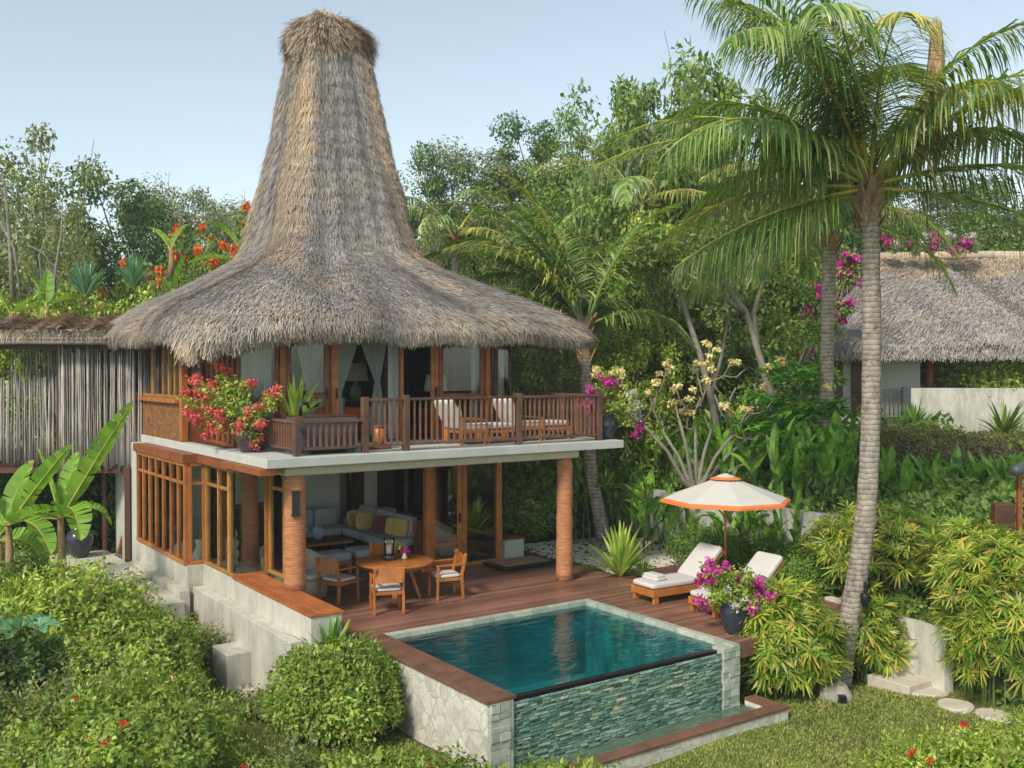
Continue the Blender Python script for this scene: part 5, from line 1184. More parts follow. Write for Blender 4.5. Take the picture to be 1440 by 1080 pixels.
def rhapis(name, lb, loc, rad, n, seed, leafm='lf_rhapis', size=.30, group=None, low=0., nc=26):  #
    rg = np.random.default_rng(seed); t = empty(name, loc, 0, lb, 'plant', group); rx, ry, h = rad
    n = int(n*1.35); d = rnd_dirs(rg, n*3); d = d[d[:, 2] > -.25+low][:n]; n = len(d)
    k = 1+.14*np.sin(d[:, 0]*6+seed)*np.sin(d[:, 1]*5)+.10*np.sin(d[:, 2]*11+d[:, 0]*7)
    r = (1-.5*rg.random(n)**1.8)*k
    P = np.stack([d[:, 0]*rx*r, d[:, 1]*ry*r, h*.5+d[:, 2]*h*.5*r], 1)
    NN = unit(d*.9+np.array([0, 0, .55])+rg.normal(size=(n, 3))*.45); SZ = size*.88*(.45+.8*rg.random(n)); g1 = rg.random(n) < .55
    V, F = fans(rg, P[g1], NN[g1], SZ[g1], 10, .037); V2, F2 = fans(rg, P[~g1], NN[~g1], SZ[~g1]*1.05, 7, .046); V = np.concatenate([V, V2]); F = np.concatenate([F, F2+len(V)-len(V2)])
    mesh_np('foliage', V, F, M[leafm], t)
    m = MB(); 
    for i in range(nc):
        a = rg.random()*6.28; q = rg.random()**.5*.8; e = Vector((math.cos(a)*rx*q, math.sin(a)*ry*q, 0)); m.tube([e*.9, e+Vector((rg.normal()*.1, rg.normal()*.1, h*.85))], [.018, .012], 5, False)
    m.build('canes', M['stem_green'], t); return t
rhapis('lady_palm', 'big yellow green fan leaved clump at the foot of the foreground palm by the pool', Vector((4.72, 17.15, -1.12)), (.92, .8, 1.95), 760, 61, size=.36, low=-.45)
rhapis('lady_palm', 'yellow green fan leaved clump right of the foreground palm trunk', Vector((6.5, 17.9, -1.12)), (.5, .5, 1.7), 220, 62, size=.33, low=-.4)
rhapis('lady_palm', 'fan leaved clump behind the foreground palm trunk above the curved wall', HW(10.9, -4.3, -.1), (1.25, .8, 1.85), 600, 63, size=.34)
rhapis('lady_palm', 'fan leaved clump on slender canes above the curved wall', HW(11.2, -6.2, -.1), (.9, .65, 1.75), 380, 64, size=.34, low=.0, nc=50)
rhapis('lady_palm', 'tall fan leaved clump at the right edge behind the stepping stones', Vector((8.3, 16.6, -1.12)), (.95, .7, 2.9), 800, 65, size=.32, low=-.3)
rhapis('lady_palm', 'fan leaved clump cut by the right picture edge', Vector((9.7, 17.2, -1.12)), (.9, .7, 2.5), 480, 66, size=.32, low=-.3)
# strap leaved plants
def strap(name, lb, loc, n, L, W, seed, leafm, lean=(.1, 1.3), droop=.6, cat='plant', group=None):
    rg = np.random.default_rng(seed); t = empty(name, loc, 0, lb, cat, group); V, F = strapplant(rg, n, L, W, lean, droop); mesh_np('foliage', V, F, M[leafm], t)
    m = MB(); m.lathe([(.05, -.02), (.06, .05), (.02, .14)], 8); m.build('crown_base', M['stem_green'], t); return t
strap('spider_lily', 'pale yellow green strap leaved clump beside the right rope pillar', HW(8.0, -.0, .0), 85, 1.15, .085, 71, 'lf_spiky', (.05, 1.3), .5)
strap('spider_lily', 'short dark strap leaved tuft at the foot of the pale clump by the pillar', HW(8.35, -.35, .0), 110, .5, .03, 72, 'lf_mid', (.1, 1.5), .5)
strap('fern', 'bright green fern between the left hedge and the villa plinth', onground(-7.15, 18.5, .1), 90, .85, .05, 73, 'lf_hedge', (.1, 1.1), .5, 'fern')
strap('spider_lily', 'green strap leaved plant at the pool deck corner below the wooden ledge', HW(.35, -1.85, -.25), 60, .95, .10, 74, 'lf_heli', (.1, 1.4), .7)
strap('epiphyte', 'tufted green plant growing low on the palm trunk behind the rope pillar', Vector((2.35, 25.0, 1.5)), 90, .6, .04, 75, 'lf_mid', (.2, 1.6), .9)
# ------------------------------------------------------------------ garden walls, stones
def wall_path(name, lb, pts, z0, tops, th, mat, cat='wall', cap=None):
    t = empty(name, (pts[0][0], pts[0][1], 0), 0, lb, cat); o = Vector((pts[0][0], pts[0][1])); m = MB(); vs = []; fs = []
    n = len(pts)
    for side in (-1, 1):
        for z in (0, 1):
            for i, p in enumerate(pts):
                a = Vector(pts[max(i-1, 0)][:2]); b = Vector(pts[min(i+1, n-1)][:2]); d = (b-a).normalized(); q = Vector(p[:2])+Vector((-d.y, d.x))*side*th/2-o
                vs.append((q.x, q.y, (z0 if z == 0 else tops[i])))
    # blocks: L0, L1, R0, R1
    L0, L1, R0, R1 = 0, n, 2*n, 3*n
    for i in range(n-1):
        fs += [(L0+i, L0+i+1, L1+i+1, L1+i), (R0+i+1, R0+i, R1+i, R1+i+1), (L1+i, L1+i+1, R1+i+1, R1+i)]
    fs += [(L0, L1, R1, R0), (L0+n-1, R0+n-1, R1+n-1, L1+n-1)]
    m.add(vs, fs); m.build('wall_body', M[mat], t); return t
wall_path('retaining_wall', 'cream plastered retaining wall behind the sun loungers and paddle leaved plants', [tuple(HW(11.9+.5*max(0, v-4)*.15, v)[:2]) for v in np.linspace(9, -5.3, 16)], -.4, [1.32]*16, .25, 'whitewall')
cw = [at(1236, 862, 0), at(1290, 872, 0), at(1335, 888, -.02)]
wall_path('curved_wall', 'low curved cream wall beside the garden steps', [(p.x, p.y) for p in (Vector((6.2, 19.4, 0)), cw[0], cw[1], cw[2])], -1.3, [.05, 0, -.02, -.05], .2, 'whitewall')
pw = [at(1355, 760, 1.1), at(1445, 782, 1.1)]
wall_path('terrace_wall', 'pale topped garden wall at the right edge below the dark wooden gate post', [(pw[0].x-.2, pw[0].y+.3), (pw[0].x, pw[0].y), (pw[1].x, pw[1].y), (pw[1].x+2.5, pw[1].y-1.6)], -1.3, [1.1]*4, .35, 'whitewall')
t = empty('wooden_gate_post', atY(1417, 760, 18.3), 0, 'dark brown wooden post and round log at the right edge', 'gate post')
m = MB(); m.box(-.28, .10, -.1, .1, -.1, .70); m.build('board', M['teak_dark'], t, .03)
m = MB(); m.box(.17, .25, -.04, .04, -.1, 1.3); m.build('post', M['teak_red'], t)
m = MB(); m.tube([(-.02, -.3, 1.32), (.5, .3, 1.36)], [.10, .10], 12); m.build('log', M['tub'], t)
m = MB()
for k, (u, v, z) in enumerate(((9.45, -5.9, -.93), (9.75, -5.35, -.68), (10.0, -4.85, -.42))): m.box(u-.45, u+.35, v-.42, v+.42, z-.3, z)
o = m.build('garden_steps', M['stone_pale'], None, .02); o.location = (OX, OY, 0); o.rotation_euler = (0, 0, A); tag(o, 'cream stone steps beside the curved wall', 'steps')
def blob(name, lb, cat, loc, sx, sy, sz, mat, seed, n=16, rough=.18, group=None, flat=False):
    rg = random.Random(seed); ph = [rg.uniform(0, 6) for _ in range(6)]; m = MB(); prof = [(1.0, 0), (1.0, .6), (.93, 1.0), (.02, 1.0)] if flat else [(.85, 0), (1, .3), (.95, .6), (.7, .85), (.35, .97), (.02, 1)]
    vs = []; fs = []
    for r, z in prof:
        for k in range(n):
            a = 2*PI*k/n; q = 1+rough*(math.sin(2*a+ph[0])+.6*math.sin(3*a+ph[1]+z*2)+.4*math.sin(5*a+ph[2]+z*4)); vs.append((r*q*sx*math.cos(a), r*q*sy*math.sin(a), sz*z*(1 if flat else 1+.15*math.sin(a+ph[3]))))
    for i in range(len(prof)-1):
        for k in range(n): fs.append((i*n+k, i*n+(k+1) % n, (i+1)*n+(k+1) % n, (i+1)*n+k))
    m.add(vs, fs, not flat); o = m.build(name, M[mat]); o.location = loc; return tag(o, lb, cat, group)
for i, (px, py, sx, lb) in enumerate(((1302, 970, .36, 'largest cream stepping stone, nearest the garden steps'), (1343, 989, .28, 'middle one of the three cream stepping stones'), (1398, 1000, .27, 'right stepping stone, beside the corner shrub'))):
    p = at(px, py, -1.05); blob('stepping_stone', lb, 'stepping stone', (p.x, p.y, gzf(p.x, p.y)-.02), sx, .30, .09, 'stone_pale', i+3, 18, .07, 'stepping stones in the lawn', True)
p = at(1176, 985, -1.1); blob('garden_rock', 'rough grey rock at the foot of the foreground palm on the lawn', 'rock', (p.x, p.y, -1.14), .24, .2, .33, 'rock', 12)
t = empty('ground_spotlight', (p.x+.02, p.y-.24, -1.1), 0, 'small black spotlight in front of the rock on the lawn', 'light'); m = MB(); m.box(-.06, .06, -.05, .05, .04, .17); m.build('housing', M['black'], t, .01); m = MB(); m.box(-.015, .015, -.015, .015, -.02, .04); m.build('stake', M['black'], t)
# pebbles
def pebbles(name, lb, cat, fn, n, s, seed, mat='pebble', kind=None):
    rg = np.random.default_rng(seed); mb = MB(); 
    for i in range(n):
        x, y = fn(rg); z = gzf(x, y); r = s*rg.uniform(.5, 1.3); a = rg.random()*6; vs = []
        for (r_, zz) in ((.8, 0), (1, .35), (.55, .75)):
            for k in range(6): an = a+k*PI/3; vs.append((x+r*r_*math.cos(an)*rg.uniform(.8, 1.1), y+r*r_*math.sin(an)*.85, z-.01+zz*r))
        fs = [(j*6+k, j*6+(k+1) % 6, (j+1)*6+(k+1) % 6, (j+1)*6+k) for j in range(2) for k in range(6)]+[(12, 13, 14, 15, 16, 17)]
        mb.add(vs, fs, False)
    o = mb.build(name, M[mat]); return tag(o, lb, cat, kind='stuff')
def f1(rg): q = HW(rg.uniform(8.3, 11.6), rg.uniform(.0, 4.5)); return q.x, q.y
pebbles('pebble_bed', 'strip of white pebbles behind the deck beside the retaining wall', 'pebbles', f1, 2600, .05, 81)
def f2(rg): q = at(rg.uniform(335, 400), rg.uniform(962, 985), -1.0); return q.x, q.y
def f3(rg): q = at(rg.uniform(500, 575), rg.uniform(990, 1008), -1.1); return q.x, q.y
pebbles('pebble_row', 'white cobbles at the foot of the grass left of the round bush', 'pebbles', f2, 70, .07, 82)
pebbles('pebble_row', 'white cobbles along the foot of the pool side wall', 'pebbles', f3, 80, .06, 83)
# ------------------------------------------------------------------ stick screened outdoor bathroom on the left
bt = empty('outdoor_bathroom', (-9.7, 23.4, 0), 0, 'raised outdoor bathroom screened with weathered vertical sticks beside the villa', 'outdoor bathroom')
def sticks(name, x0, x1, y, z0, z1, seed, mat='sticks', jag=.15, par=bt, step=.046):
    rg = random.Random(seed); m = MB(); x = x0
    while x < x1:
        a = rg.uniform(-jag, jag)*.6; b = rg.uniform(-jag, jag); r = rg.uniform(.015, .027); dx = rg.uniform(-.03, .03); yy = y+rg.uniform(-.02, .02)
        pts = [(x, yy, z0+a), (x+dx*.4+rg.uniform(-.018, .018), yy, z0+(z1-z0)*.35), (x+dx*.7+rg.uniform(-.018, .018), yy, z0+(z1-z0)*.7), (x+dx, yy, z1+b)]
        m.tube(pts, [r, r*.95, r*.9, r*.75], 6); x += step*rg.uniform(.8, 1.15)
    o = m.build(name, M[mat], par); return o
sticks('stick_screen', -.98, 1.10, 0, 2.18, 4.98, 1)
sticks('stick_screen', -2.9, -.98, .35, 2.25, 4.32, 2)
sticks('rear_stick_screen', -3.2, 1.0, 3.2, 2.2, 5.1, 3, 'sticks', .1, bt, .075)
sticks('rear_stick_screen', -2.9, -1.1, 1.6, 3.9, 5.05, 4, 'sticks', .05, bt, .09)
def wpart(name, mat, boxes, par, bevel=0):
    m = MB()
    for b in boxes: m.box(*b)
    return m.build(name, M[mat], par, bevel)
wpart('floor', 'teak_dark', [(-3.3, 1.0, .05, 3.2, 2.05, 2.17)], bt)
for i, (x, y, z0, z1, w, mt) in enumerate([(-1.12, .3, -.1, 5.1, .13, 'teak_dark'), (.62, .0, -.05, 2.2, .14, 'teak_dark'), (.1, 1.4, -.1, 2.1, .12, 'teak_dark'), (-.35, 1.0, -.1, 2.1, .1, 'teak_dark'), (-2.0, .8, -.2, 2.1, .12, 'teak_dark'), (.35, .6, -.1, 2.1, .09, 'teak_red'), (-2.9, .3, -.1, 5.1, .13, 'teak_dark')]):
    m = MB(); m.box(x-w/2, x+w/2, y-w/2, y+w/2, z0, z1); m.build('post', M[mt], bt, .01)
m = MB(); m.bar((.12, .7, 0), (.30, .9, 1.0), .09); m.build('brace', M['teak_red'], bt)
m = MB()
for z in (5.12, 5.20, 5.29): m.tube([(-3.4, -.45+z*.01, z), (-1.5, -.47, z+.02), (.62, -.45, z+.01)], .055, 8)
m.build('roof_pole', M['stick'], bt)
wpart('eave_beam', 'teak_dark', [(-3.4, 1.0, .1, .22, 4.98, 5.12)], bt)
m = MB()
for i in range(13): z = .5+i*.125; m.box(.25, 1.0, 1.55, 1.59, z, z+.08, None)
m.box(.2, .25, 1.53, 1.61, .3, 2.15); m.box(1.0, 1.05, 1.53, 1.61, .3, 2.15); m.build('louvre_screen', M['teak_dark'], bt)
wpart('grey_column', 'plaster', [(.98, 1.16, .2, .4, -.1, 2.75)], bt)
def thatch_quad(parent, e0, e1, r1, r0, n, L, W, seed, mat='thatch', lumps=.08, tanband=0, fringe=0, thick=.3):
    """e0-e1 eave line, r0-r1 ridge line"""
    rg = np.random.default_rng(seed); e0, e1, r0, r1 = map(lambda p: np.array(p, float), (e0, e1, r0, r1))
    a = rg.random((n, 1)); b = rg.random((n, 1)); f = lambda a, b: (e0*(1-a)+e1*a)*(1-b)+(r0*(1-a)+r1*a)*b
    P = f(a, b); D = unit(f(a, b*0)-f(a, b*0+1)); Nn = unit(np.cross(e1-e0, r0-e0)); Nn = Nn*np.sign(Nn[2]); P = P+Nn*(lumps*(np.sin(a*23+b*7)*.5+np.sin(a*61+b*19)*.3)); Nn = np.repeat(Nn[None], n, 0)
    V, F = straws(rg, P, D, Nn, L, W, .06, .12)
    tm = (b[:, 0] > 1-tanband+.04*np.sin(a[:, 0]*40)) if tanband else np.zeros(n, bool)
    for mk, mt, nm in ((~tm, mat, 'thatch'), (tm, 'thatch_tan', 'ridge_thatch')):
        if mk.any(): vm = V.reshape(-1, 4, 3)[mk].reshape(-1, 3); mesh_np(nm, vm, np.arange(len(vm)).reshape(-1, 4), M[mt], parent)
    N0 = Nn[0]; m = MB(); q = [e0, e1, r1, r0]; m.add([tuple(p) for p in q]+[tuple(p-np.array([0, 0, thick])) for p in q], [(0, 1, 2, 3), (7, 6, 5, 4), (0, 4, 5, 1), (1, 5, 6, 2), (2, 6, 7, 3), (3, 7, 4, 0)]); m.build('roof_underlayer', M['thatch_under'], parent)
    if fringe:
        k = fringe; a = rg.random((k, 1)); P = e0*(1-a)+e1*a+np.c_[np.zeros((k, 2)), -thick*rg.random((k, 1))*.9]+N0*.02
        out = unit(np.array([[e0[0]-r0[0]+(e1-r1)[0], e0[1]-r0[1]+(e1-r1)[1], 0]])); D = unit(np.repeat(out, k, 0)*.35+np.array([0, 0, -1.])); V, F = straws(rg, P, D, np.repeat(out, k, 0), L*.7, W, .05, .15); mesh_np('eave_fringe', V, F, M[mat], parent)
r = empty('thatch_roof', (0, 0, 0)); r.parent = bt
bpy.data.objects.remove(r)
thatch_quad(bt, (-3.5, -.42, 5.42), (.7, -.38, 5.42), (.7, 3.4, 5.9), (-3.5, 3.4, 5.9), 14000, .32, .018, 5, 'thatch_tan', .12, 0, 500, .04)
m = MB(); m.cushion(-.11, .11, -.03, .03, -.75, 0, None, .5); o = m.build('white_robe', M['white']); o.location = (-11.1, 24.35, 4.75); tag(o, 'white robe hanging in the gap between the two stick screens', 'robe')
# ------------------------------------------------------------------ second villa on the right
v2 = empty('garden_villa', (13, 33, 0), 0, 'low white villa with a wide thatched roof behind the palms on the right', 'villa')
for q_ in [(-3.6, .35, -.6, -.4, 2.2, 5.6), (-4.6, -3.6, .8, 1.0, 2.2, 5.6), (-3.7, .3, 5.2, 5.4, 2.2, 5.6), (8.5, 14, -.6, -.4, 2.2, 5.6)]: wpart('wall', 'slabc', [q_], v2)
for q_ in [(-3.2, -2.2, -.68, -.602, 3.0, 5.0), (-1.9, -1.5, -.68, -.602, 3.0, 5.0)]: wpart('door', 'teak_dark', [q_], v2)
m = MB(); m.tube([(.75, -.4, 3), (.75, -.4, 5.4)], .15, 14); m.build('post', M['teak_red'], v2)
m = MB(); m.tube([(5.2, -.4, 3), (5.2, -.4, 5.4)], .15, 14); m.build('post', M['teak_red'], v2)
wpart('terrace_wall', 'whitewall', [(-.35, 14, -1.6, -1.3, 1.8, 3.92)], v2)
wpart('terrace_floor', 'concrete', [(-3.6, 14, -1.3, 5.2, 1.8, 3.0)], v2)
m = MB(); 
for i in range(9): m.box(-1.7+i*.14, -1.67+i*.14, -1.5, -1.47, 3.0, 3.85)
m.box(-1.75, -.45, -1.52, -1.45, 3.85, 3.9); m.box(-1.75, -.45, -1.52, -1.45, 2.92, 3.0); m.box(-.6, -.36, -1.62, -1.42, 2.0, 3.95); m.box(-1.8, -.6, -1.58, -1.48, 1.9, 2.9); m.build('railing', M['tub'], v2)
thatch_quad(v2, (-4.0, -2.0, 5.28), (14, -2.0, 5.28), (14, 2.2, 8.45), (.15, 2.2, 8.45), 52000, .30, .026, 6, 'thatch', .1, .22, 9000, .35)
thatch_quad(v2, (-4.0, 6.2, 5.28), (-4.0, -2.0, 5.28), (.15, 2.2, 8.45), (.1, 2.2, 8.45), 14000, .34, .028, 7, 'thatch', .1, .1, 3000, .35)
m = MB(); m.tube([(.0, 2.2, 8.5), (4, 2.2, 8.56), (9, 2.2, 8.5), (14, 2.2, 8.5)], .16, 10); m.build('ridge_roll', M['thatch_tan'], v2)
rg = np.random.default_rng(15)
def vine(name, lb, cs, rad, mats, seed, leafm='lf_mid', per=60, L=.1, cat='bougainvillea', lf=.8):
    rg = np.random.default_rng(seed); c0 = Vector(cs[0]); t = empty(name, c0, 0, lb, cat); cs = [Vector(c)-c0 for c in cs]; K = len(mats)
    for k, mt in enumerate(mats):
        cc = [np.array(c)+rg.normal(size=3)*rad*.5 for c in cs[k::K] for _ in range(3)]
        if cc: P_, D_, N_, L_, W_ = clump_leaves(rg, cc, [rad*.55]*len(cc), per, L, L*.8, .3, .8, 1, 0); leaves('flowers', P_, D_, N_, L_, W_, M[mt], t, .3)
    cc = [np.array(c)+rg.normal(size=3)*rad*.6 for c in cs for _ in range(3)]; P_, D_, N_, L_, W_ = clump_leaves(rg, cc, [rad*.8]*len(cc), int(per*lf), L*1.3, L*.8); leaves('foliage', P_, D_, N_, L_, W_, M[leafm], t)
    m = MB()
    for c in cs: m.tube([tuple(cs[0]+Vector((0, 0, -.1))), tuple(cs[0].lerp(c, .5)+Vector((0, 0, -.08))), tuple(c)], .015, 4, False)
    m.build('stems', M['branch'], t); return t
vine('ridge_bougainvillea', 'magenta and white bougainvillea sprawling along the ridge of the far thatched roof', [atY(x, y-6, 34.0) for x, y in ((1245, 342), (1262, 350), (1280, 345), (1300, 342), (1318, 350), (1335, 343), (1350, 347), (1368, 346), (1252, 350), (1290, 350), (1310, 343), (1328, 342), (1345, 355), (1362, 343))], .22, ['fl_magenta', 'fl_white'], 16, per=110, L=.10, lf=.15)
vine('climbing_bougainvillea', 'magenta bougainvillea climbing beside the left end of the far thatched roof', [atY(x, y, 29.5) for x, y in ((1195, 360), (1192, 375), (1200, 372), (1140, 432), (1130, 447), (1155, 415), (1195, 385), (1130, 490), (1180, 425), (1190, 430), (1168, 440))], .28, ['fl_magenta', 'fl_magenta'], 17, per=50, L=.10)
mound('terrace_bush', 'pale green bush with pink flowers inside the open terrace of the far villa', 'shrub', Vector((15.8, 32.1, 3.0)), (1.4, .6, 2.1), 'lf_hedge2', 5200, .13, .06, 91, .25, 3, flowers='fl_magenta', nfl=8)
mound('terrace_bush', 'small green bush left of the dark opening in the far villa terrace', 'shrub', Vector((14.3, 32.6, 3.0)), (.5, .5, 1.9), 'lf_mid', 1500, .12, .06, 92, .2, 3)
m = MB(); m.lathe([(.2, 0), (.3, .4), (.28, .8), (.18, 1.0)], 16); o = m.build('large_jar', M['pot']); o.location = (14.6, 32.0, 3.001); tag(o, 'large dark jar on the terrace of the far villa', 'jar')
strap('agave', 'arching strap leaved plant in front of the white terrace wall at the right edge', Vector((15.0, 30.2, 2.4)), 60, 1.3, .12, 93, 'lf_mid', (.2, 1.4), .6)
strap('fern', 'green fern at the left end of the white terrace wall', Vector((12.35, 30.4, 2.5)), 70, 1.1, .08, 94, 'lf_heli', (.1, 1.3), .6, 'fern')
strap('fern', 'small dark fern between the palm trunk and the white terrace wall', Vector((13.0, 30.6, 2.4)), 60, .8, .05, 95, 'lf_mid', (.1, 1.4), .6, 'fern')
# ------------------------------------------------------------------ trees
def tree_proto(name, H, R_, leafm, nclump, per, L, W, seed, bark='bark', tr=.2, low=.25, openness=.5, flowers=None, droop=0, stems=1, cr=.9, bare=0):
    """tree of height H with crown half width R_; crown from low*H up"""
    rg = np.random.default_rng(seed); t = empty(name, (0, 0, 0)); cz = H*(1+low)/2; hz = H*(1-low)/2
    cs = []
    while len(cs) < nclump:
        d = rnd_dirs(rg, 1)[0]; r = rg.random()**.4; c = d*np.array([R_, R_, hz])*r; c = c*(1+.15*math.sin(c[0]*2+seed)); c[2] += cz
        if c[2] < low*H*.6: continue
        cs.append(c)
    cs = np.array(cs); rad = cr*(.55+.7*rg.random(nclump))
    P, D, Nn, L_, W_ = clump_leaves(rg, cs, rad, per, L, W, .6, .75, .9, .3)
    leaves('crown', P, D, Nn, L_, W_, M[leafm], t)
    m = MB()
    for s_ in range(stems):
        ox = np.array([rg.normal()*.4, rg.normal()*.4, 0])*(stems > 1); top = np.array([rg.normal()*.3*H*.15, rg.normal()*.3*H*.15, H*.62])+ox*3
        tp = [ox, ox*1.3+top*.35*np.array([.6, 1.2, 1]), top*.7, top]; m.tube([tuple(q) for q in tp], [tr*1.15, tr*.85, tr*.6, tr*.3], 9)
        for k in range(s_, nclump, max(1, stems)):
            if rg.random() < (.85 if openness > .5 else .45):
                f = rg.uniform(.3, .95); b = tp[1]*(1-f)+tp[3]*f; e = cs[k]; mid = (b+e)/2+rg.normal(size=3)*.15+np.array([0, 0, -.12*np.linalg.norm(e-b)])
                m.tube([tuple(b), tuple(mid), tuple(e)], [tr*.36, tr*.22, tr*.06], 5, False)
                for _ in range(bare):
                    e2 = e+rnd_dirs(rg, 1)[0]*rad[k]*1.3; m.tube([tuple(mid), tuple((mid+e2)/2+rg.normal(size=3)*.1), tuple(e2)], [tr*.15, tr*.08, .01], 4, False)
    m.build('trunk', M[bark], t)
    if flowers:
        sel = cs[(cs[:, 2] > cz*.8)][:34]; fc = [c+unit(c-np.array([0, 0, cz*.8]))*rad[i]*.8 for i, c in enumerate(sel)]; P, D, Nn, L_, W_ = clump_leaves(rg, fc, [.30]*len(fc), 60, .15, .12, .5, .5, 1, 0); leaves('flowers', P, D, Nn, L_, W_, M[flowers], t)
    t['_H'] = H; t['_R'] = R_
    return t
PT = {
 'dark': tree_proto('broadleaf_tree', 8, 3.2, 'lf_dark', 62, 330, .17, .10, 101, 'bark', .2, .12, .3),
 'mid': tree_proto('broadleaf_tree', 8, 3.0, 'lf_mid', 56, 330, .17, .10, 102, 'bark', .2, .12, .3),
 'olive': tree_proto('slender_tree', 8, 3.0, 'lf_olive', 46, 210, .16, .08, 103, 'bark_pale', .16, .2, .8, stems=3, bare=2, cr=.8),
 'grey': tree_proto('grey_leaved_tree', 8, 2.8, 'lf_grey', 46, 260, .16, .09, 104, 'bark_pale', .16, .15, .8, bare=1),
 'lime': tree_proto('leafy_tree', 8, 3.0, 'lf_hedge2', 50, 220, .22, .12, 105, 'bark', .18, .15, .6, bare=1),
 'flame': tree_proto('flame_tree', 8, 3.0, 'lf_mid', 50, 260, .16, .09, 106, 'bark', .18, .12, .5, flowers='fl_orange'),
 'big': tree_proto('leafy_tree', 8, 3.0, 'lf_mid', 44, 150, .30, .15, 107, 'bark_pale', .18, .2, .8, bare=1),
}
used = set()
def put(kind, px, py, Y, hw, lb, rz=None, seed=0, group=None):
    p = atY(px, py, Y); g = gzf(p.x, Y)-.2; H = p.z-g; sx = 1.35*(hw*Y/F_PX)/PT[kind]['_R']; t = PT[kind]
    rz = rz if rz is not None else (px*1.7+Y) % 6.28
    if kind not in used: used.add(kind); o = t; o.location = (p.x, Y, g); o.rotation_euler = (0, 0, rz); o.scale = (sx, sx, H/8.2); o['label'] = lb
    else: o = copy_tree(t, (p.x, Y, g), rz, (sx, sx, H/8.2), lb)
    o['category'] = 'tree'; o['group'] = group or 'trees on the hillside behind the villas'; return o
LT = [('olive', 28, 186, 33, 92, 'sparse olive tree with pale thin trunks at the left edge of the photo'),
 ('grey', -20, 215, 38, 80, 'pale leaved tree cut by the left picture edge behind the sparse olive tree'),
 ('olive', 85, 300, 29, 60, 'low thin leaved tree with bare pale twigs above the stick screen roof'),
 ('dark', 165, 234, 38, 92, 'dense dark round tree in the middle of the left skyline'),
 ('mid', 115, 300, 36, 60, 'green tree between the sparse olive tree and the dense dark tree'),
 ('grey', 248, 232, 42, 62, 'greyish leaved tree right of the dense dark tree on the left skyline'),
 ('grey', 305, 262, 50, 60, 'distant grey tree just left of the flame tree'),
 ('dark', 235, 290, 37, 60, 'dark tree directly behind the left flame tree blossoms'),
 ('flame', 330, 258, 32, 58, 'flame tree with orange blossoms touching the left side of the thatched tower'),
 ('flame', 238, 296, 30, 58, 'lower flame tree with orange blossoms left of the roof slope'),
 ('lime', 150, 372, 27, 60, 'bright green bushy tree above the left slope of the thatched roof'),
 ('lime', 35, 392, 27, 70, 'bright green scrubby tree above the stick screened bathroom roof'),
 ('mid', 230, 370, 28, 50, 'green bushy tree close behind the left slope of the roof'),
 ('lime', -40, 380, 28, 60, 'bright green bushy tree cut by the left picture edge'),
 ('dark', 610, 205, 42, 58, 'dark tree at the foot of the right skyline beside the tower'),
 ('grey', 668, 182, 44, 66, 'grey green tree on the right skyline, first hump right of the tower'),
 ('dark', 745, 160, 44, 66, 'dark tree on the right skyline, second hump right of the tower'),
 ('mid', 815, 152, 42, 60, 'green tree on the right skyline below the tip of the lowest left frond'),
 ('big', 875, 92, 36, 62, 'large leaved tree standing up on the skyline left of the palm fronds'),
 ('mid', 935, 72, 35, 62, 'green tree on the skyline behind the left palm fronds'),
 ('big', 1010, 62, 34, 70, 'tall large leaved tree directly behind the left half of the palm crown'),
 ('mid', 1090, 110, 36, 75, 'tall green tree behind the middle of the palm crown'),
 ('olive', 600, 300, 32, 48, 'yellowish olive tree close to the right side of the thatched tower'),
 ('olive', 690, 318, 30, 56, 'olive brown tree above the right slope of the thatched roof'),
 ('mid', 760, 265, 36, 70, 'green tree behind the palm fronds above the right slope of the roof'),
 ('big', 850, 262, 31, 58, 'large leaved tree hanging over the right roof corner'),
 ('lime', 930, 285, 30, 60, 'yellow green tree under the lowest left frond of the big palm'),
 ('mid', 1010, 300, 30, 75, 'green tree under the left fronds of the big palm'),
 ('mid', 1095, 300, 31, 62, 'green tree left of the second palm trunk'),
 ('mid', 890, 395, 29, 62, 'green bushy tree behind the right end of the balcony'),
 ('olive', 770, 420, 27.5, 62, 'olive bamboo like tree behind the balcony railing'),
 ('lime', 885, 440, 27.2, 52, 'yellow green bushy tree right of the roof corner above the magenta flowers'),
 ('mid', 985, 430, 28.5, 62, 'green bushy tree behind the bare frangipani branches'),
 ('big', 1085, 430, 28, 62, 'large leaved tree behind the green frangipani leaves'),
 ('mid', 770, 560, 27.3, 70, 'green low tree in the gap under the balcony beside the rope pillar'),
 ('mid', 690, 500, 30, 60, 'green tree seen through the ground floor glass'),
 ('mid', 560, 520, 31, 70, 'green tree behind the back of the living room'),
 ('dark', 1190, 210, 40, 80, 'dark tree behind the heart of the big palm'),
 ('grey', 1290, 235, 44, 80, 'grey green tree above the far thatched roof'),
 ('dark', 1375, 245, 44, 72, 'dark tree on the skyline between the right palm fronds'),
 ('mid', 1440, 232, 42, 70, 'green tree cut by the right picture edge on the skyline'),
 ('mid', 1330, 300, 40.5, 90, 'green tree directly behind the ridge of the far thatched roof'),
 ('lime', 1150, 345, 35, 45, 'yellow green tree left of the far thatched roof'),
 ('dark', 60, 540, 27, 90, 'dark tree behind the raised outdoor bathroom'),
 ('dark', 150, 560, 29, 90, 'dark tree in the shade between the outdoor bathroom and the villa'),
 ('dark', -60, 560, 25, 60, 'dark tree cut by the left edge behind the banana plants')]
for i, (k, px, py, Y, hw, lb) in enumerate(LT): put(k, px, py, Y, hw, lb)
for k in PT:
    for key in ('_H', '_R'):
        for o in bpy.data.objects:
            if key in o.keys(): del o[key]
    break
